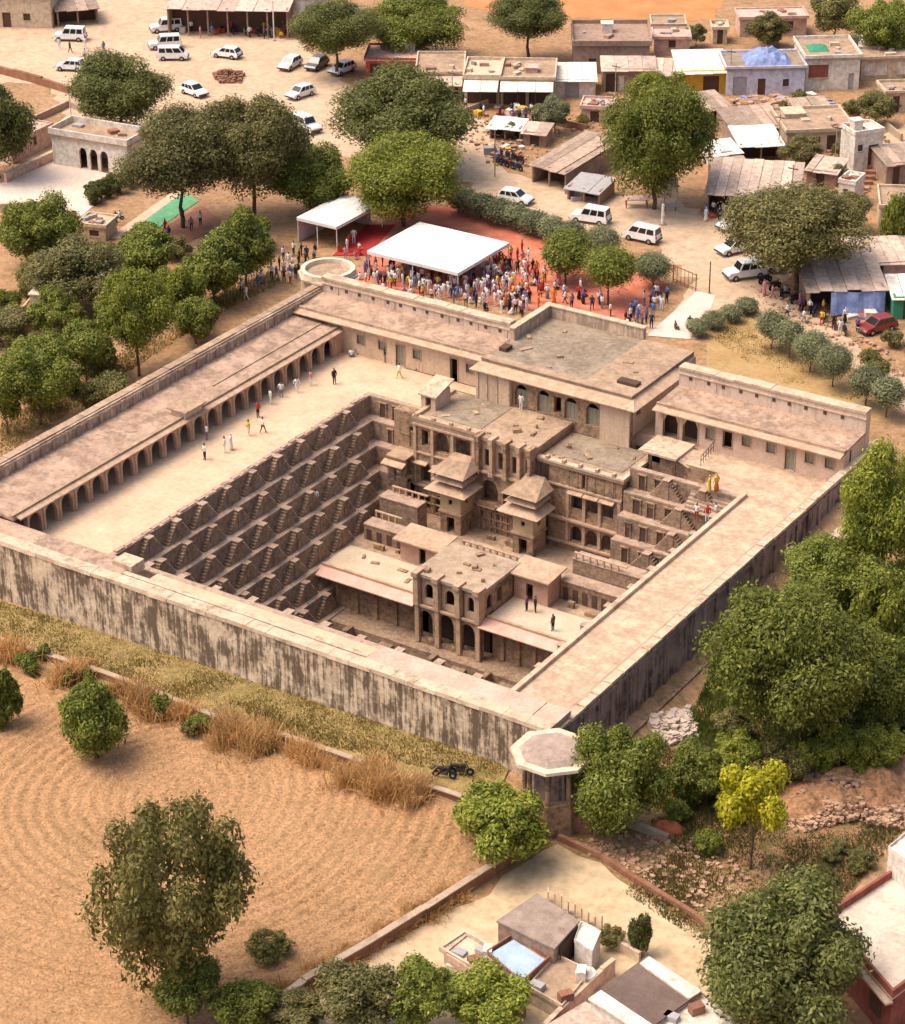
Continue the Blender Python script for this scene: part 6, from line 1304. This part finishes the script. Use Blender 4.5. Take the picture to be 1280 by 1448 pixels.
# ================================================================== people
SKIN = plain('skin', (.20,.11,.07), .6); HAIR = plain('hair', (.015,.012,.01), .6)
def person_mesh(name, joints, edges, radii, regions):
    """continuous body grown over a skeleton with the skin modifier"""
    me = bpy.data.meshes.new(name); me.from_pydata(joints, edges, []); o = bpy.data.objects.new(name, me); col.objects.link(o)
    md = o.modifiers.new('s', 'SKIN'); md.use_smooth_shade = True
    for i, r in enumerate(radii): me.skin_vertices[0].data[i].radius = (r, r)
    me.skin_vertices[0].data[0].use_root = True
    o.modifiers.new('d', 'SUBSURF').levels = 1
    dg = bpy.context.evaluated_depsgraph_get(); ev = o.evaluated_get(dg); m2 = bpy.data.meshes.new_from_object(ev); bpy.data.objects.remove(o)
    m2.name = name
    m2.materials.clear()
    for i in range(4): m2.materials.append(None)
    for p in m2.polygons: p.material_index = regions(p.center); p.use_smooth = True
    return m2
J = dict(pel=(0,0,.92), ch=(0,.0,1.28), nk=(0,0,1.45), hd=(0,.01,1.58), tp=(0,.0,1.68))
def body(legs, arms, pel=(0,0,.92), lean=0.):
    js = [pel, (0,lean,pel[2]+.34), (0,lean*1.2,pel[2]+.52), (0,lean*1.3+.01,pel[2]+.64), (0,lean*1.3,pel[2]+.74)]
    ed = [(0,1),(1,2),(2,3),(3,4)]; rd = [.15,.165,.06,.095,.075]
    for lg in legs:
        b = len(js); js += lg; ed += [(0,b)]+[(b+i, b+i+1) for i in range(len(lg)-1)]; rd += [.10,.065,.045,.04][:len(lg)]
    for ar in arms:
        b = len(js); js += ar; ed += [(1,b)]+[(b+i, b+i+1) for i in range(len(ar)-1)]; rd += [.062,.045,.036,.03][:len(ar)]
    return js, ed, rd
def reg_stand(c):
    if c.z > 1.60: return 3
    if c.z > 1.42: return 2
    if c.z < .90 and abs(c.x) < .20: return 0
    if c.z < .98 and abs(c.x) >= .20: return 2
    return 1
def reg_skirt(c):
    if c.z > 1.58: return 1
    if c.z > 1.46: return 2
    return 0 if c.z < 1.0 else 1
def reg_sit(c):
    if c.z > .98: return 3
    if c.z > .82: return 2
    return 0 if c.z < .32 else 1
armsd = [[(.21,0,1.36),(.27,-.01,1.10),(.27,.06,.88),(.26,.09,.80)], [(-.21,0,1.36),(-.27,-.01,1.10),(-.27,.06,.88),(-.26,.09,.80)]]
stand = body([[(.10,0,.84),(.11,.01,.48),(.11,0,.08),(.12,.13,.04)], [(-.10,0,.84),(-.11,.01,.48),(-.11,0,.08),(-.12,.13,.04)]], armsd)
walk = body([[(.10,0,.84),(.10,.16,.50),(.10,.24,.09),(.10,.38,.06)], [(-.10,0,.84),(-.10,-.06,.48),(-.10,-.28,.14),(-.10,-.18,.05)]], [[(.21,0,1.36),(.27,-.12,1.12),(.27,-.10,.90),(.26,-.08,.82)], [(-.21,0,1.36),(-.27,.10,1.12),(-.26,.26,.95),(-.25,.32,.9)]])
sit = body([[(.12,.04,.16),(.26,.34,.2),(.06,.42,.08),(-.06,.42,.06)], [(-.12,.04,.16),(-.26,.34,.2),(-.06,.36,.08),(.06,.36,.07)]], [[(.2,0,.70),(.25,.1,.46),(.18,.28,.28),(.14,.32,.26)], [(-.2,0,.70),(-.25,.1,.46),(-.18,.28,.28),(-.14,.32,.26)]], pel=(0,0,.18+.06))
raised = body([[(.10,0,.84),(.11,.01,.48),(.11,0,.08),(.12,.13,.04)], [(-.10,0,.84),(-.11,.01,.48),(-.11,0,.08),(-.12,.13,.04)]], [[(.21,0,1.36),(.26,.15,1.2),(.2,.32,1.36),(.17,.36,1.42)], armsd[1]])
sk = body([[(.05,0,.7),(.05,.0,.4),(.05,.0,.1),(.06,.1,.05)], [(-.05,0,.7),(-.05,0,.4),(-.05,0,.1),(-.06,.1,.05)]], armsd); sk[2][5:9] = [.17,.2,.22,.06]; sk[2][9:13] = [.17,.2,.22,.06]
PM = [person_mesh('man_standing', *stand, reg_stand), person_mesh('man_walking', *walk, reg_stand), person_mesh('man_gesturing', *raised, reg_stand), person_mesh('woman_standing', *sk, reg_skirt), person_mesh('person_sitting', *sit, reg_sit)]
PZ = [-min(v.co.z for v in m.vertices) for m in PM]
CL = {'white': (.72,.70,.66), 'dark': (.03,.03,.035), 'navy': (.03,.04,.09), 'red': (.45,.04,.03), 'orange': (.60,.20,.03), 'yellow': (.62,.45,.06), 'blue': (.10,.18,.42), 'pink': (.55,.22,.25), 'grey': (.22,.22,.23), 'purple': (.20,.08,.22), 'brown': (.16,.09,.055), 'green': (.06,.2,.08)}
def cloth(c): return plain('cloth_'+c, CL[c], .8, .1)
SKIRT = 3
def person(p, pose, top, bot, label, group=None, ang=None, sc=1.):
    o = bpy.data.objects.new('person', PM[pose]); col.objects.link(o)
    o.location = (p[0], p[1], p[2]+PZ[pose]*sc); o.scale = (sc,sc,sc); o.rotation_euler = (0,0,RNG.uniform(0,6.28) if ang is None else ang)
    for i, m in enumerate((cloth(bot), cloth(top), SKIN, HAIR)): o.material_slots[i].link = 'OBJECT'; o.material_slots[i].material = m
    return tag(o, label, 'person', group)
WEAR = [('white','dark'),('white','white'),('white','navy'),('dark','dark'),('blue','grey'),('white','brown'),('grey','dark'),('red','dark'),('pink','pink'),('orange','orange'),('yellow','red'),('purple','dark'),('navy','dark'),('white','grey')]
def desc(top, bot, pose):
    if pose == SKIRT: return f'woman in {top} top and long {bot} skirt'.replace('woman','person')
    if pose == 4: return f'person in {top} sitting'
    return f'person in {top} shirt and {bot} trousers'
def crowd(poly, n, wear, poses, where, grp, dmin=.5, seed=1, z=None):
    rg = np.random.default_rng(seed); a = np.array(poly, float); lo, hi = a.min(0), a.max(0); t = inside(poly); got = []; tries = 0
    while len(got) < n and tries < n*60:
        tries += 1; q = rg.uniform(lo, hi)
        if not t(np.array([q[0]]), np.array([q[1]]))[0]: continue
        p = P(*q) if z is None else P(*q, z)
        if p.z < .049 and z is None: p.z += .055
        if any((p.x-x)**2+(p.y-y)**2 < dmin**2 for x, y in got): continue
        got.append((p.x, p.y)); w = wear[int(rg.integers(len(wear)))]; ps = int(poses[int(rg.integers(len(poses)))])
        if BX0-.8 < p.x < BX1 and p.y < 48.9 and z is None: continue
        if (p.x+14.4)**2+(p.y-50.2)**2 < 11: continue
        person(p, ps, *w, f'{desc(*w, ps)} {where}', grp, sc=rg.uniform(.93,1.05))
ALLW = WEAR; LIGHT = WEAR[:6]+WEAR[12:]
crowd([(505,402),(520,372),(600,388),(640,398),(700,372),(742,395),(752,428),(742,452),(690,440),(600,425)], 150, WEAR[:6]+[('white','white')]*5+WEAR[10:], [0,1,2,0,4], 'in the crowd at the white canopy', 'crowd at the white canopy', .55, 1)
crowd([(690,372),(735,350),(770,398),(765,440),(700,440)], 42, [('red','dark'),('orange','orange'),('red','red'),('orange','red'),('white','white'),('pink','pink'),('dark','dark'),('yellow','red')], [0,3,3,2,1], 'in the colourful group beside the canopy', 'red and orange dressed group', .6, 2)
crowd([(745,390),(790,395),(850,425),(880,450),(830,445),(770,430)], 22, ALLW, [0,1,3,4], 'on the matting near the clipped trees', 'people on the red matting', 1., 3)
crowd([(880,470),(890,448),(925,420),(945,425),(930,458),(905,478)], 24, LIGHT+[('purple','dark')], [0,1,0,2], 'in the queue at the pale path', 'queue by the pale path', .6, 4)
crowd([(385,405),(400,362),(445,358),(460,388),(430,400)], 24, LIGHT+[('dark','dark')]*3, [0,1,2], 'between the bastion and small tent', 'group beside the bastion', .6, 5)
crowd([(470,362),(500,340),(515,362),(490,372)], 8, [('pink','pink'),('white','white'),('red','red')], [0,4], 'on the red carpet by the small tent', 'people on the red carpet', .9, 6)
crowd([(330,420),(380,385),(400,395),(350,430)], 6, LIGHT, [0,1], 'under the trees outside the arcade', 'people under the trees', 1.5, 7)
crowd([(60,72),(150,60),(160,90),(140,98)], 5, LIGHT, [0,1], 'walking on the parking ground', 'people on the parking ground', 2., 8)
crowd([(640,150),(780,160),(770,172),(650,168)], 12, ALLW, [0,1,4], 'in front of the shop awnings', 'people at the shops', 1., 9)
crowd([(250,42),(400,46),(400,56),(260,54)], 10, ALLW, [0,1,4], 'in front of the large open stall', 'people at the large stall', 1., 10)
crowd([(1000,300),(1050,296),(1040,318),(990,315)], 10, LIGHT, [0,1,3], 'outside the striped roof shop', 'people at the striped shop', .8, 11)
crowd([(1060,410),(1110,420),(1230,470),(1200,480),(1110,450)], 14, ALLW, [0,1,3], 'on the road below the blue tarpaulin', 'people on the road by the stall', 1., 12)
crowd([(215,338),(265,310),(300,320),(240,345)], 5, ALLW, [0,1], 'beside the green matting', 'people beside the green matting', 1.5, 13)
crowd([(145,318),(170,300),(175,312),(155,325)], 4, LIGHT, [0,4], 'between the hedge and green matting', 'people by the courtyard hedge', .8, 14)
TP = 'visitors on the sunlit terrace'
for px, py, ps, tp, bt, l in ((290,650,0,'white','dark','person in white shirt and dark trousers alone on the sunlit terrace'),(372,612,1,'white','brown','person in white shirt walking ahead of the terrace group'),(293,622,0,'white','purple','person in white standing against the arcade pillars'),(231,643,0,'white','grey','person in white by the arcade openings'),(327,636,3,'white','white','person dressed all in white beside the arcade, nearer the gatehouse end'),(318,640,0,'white','white','person dressed all in white beside the lone visitor'),(352,616,0,'yellow','white','person in yellow on the terrace near the arcade'),(365,590,2,'red','dark','person in red shirt on the terrace near the arcade'),(383,572,0,'white','white','person in white beside the middle arcade openings'),(398,562,0,'white','grey','person in white and grey beside the arcade'),(420,555,1,'white','white','person in white near the far arcade openings'),(440,545,0,'pink','white','person in pink near the far arcade openings'),(473,543,0,'dark','dark','person in dark clothes near the cloister corner'),(565,535,1,'white','yellow','person in pale clothes in front of the cloister door'),(505,500,4,'purple','purple','person in purple sitting in the cloister corner'),(497,505,4,'white','blue','person in white sitting in the cloister corner'),(590,522,4,'brown','brown','person in brown sitting by the cloister wall'),(545,512,0,'dark','grey','person in dark shirt by the cloister windows')):
    person(P(px, py, .0), ps, tp, bt, l, TP)
person(P(447,714,-5.7), 0, 'white','white', 'person in white standing on a ledge of the stepped side')
for px, py, z, ps, tp, bt, l in ((745,864,-9.3,0,'purple','dark','person in dark purple by the pink room door on the lower terrace'),(757,866,-9.3,0,'dark','dark','person in black beside the pink room door on the lower terrace'),(782,892,-9.3,0,'brown','dark','person in brown standing alone on the lower terrace'),(1003,696,0,3,'yellow','yellow','woman in yellow at the foot of the railing' .replace('woman','person')),(1013,694,0,3,'yellow','orange','person in yellow and orange at the railing'),(737,579,0.06,0,'white','white','person in white on the palace roof by an arch'),(985,735,-1.9,0,'white','red','person in white and red on the corner steps'),(1000,738,-1.9,0,'red','white','person in red on the corner steps'),(1012,734,-1.9,0,'white','white','person all in white on the corner steps'),(975,468,None,0,'dark','dark','person in dark clothes on the pale path'),(955,466,None,4,'brown','brown','person in brown sitting on the pale path')):
    person(P(px, py, z) if z is not None else P(px, py)+Vector((0,0,.06)), ps, tp, bt, l)
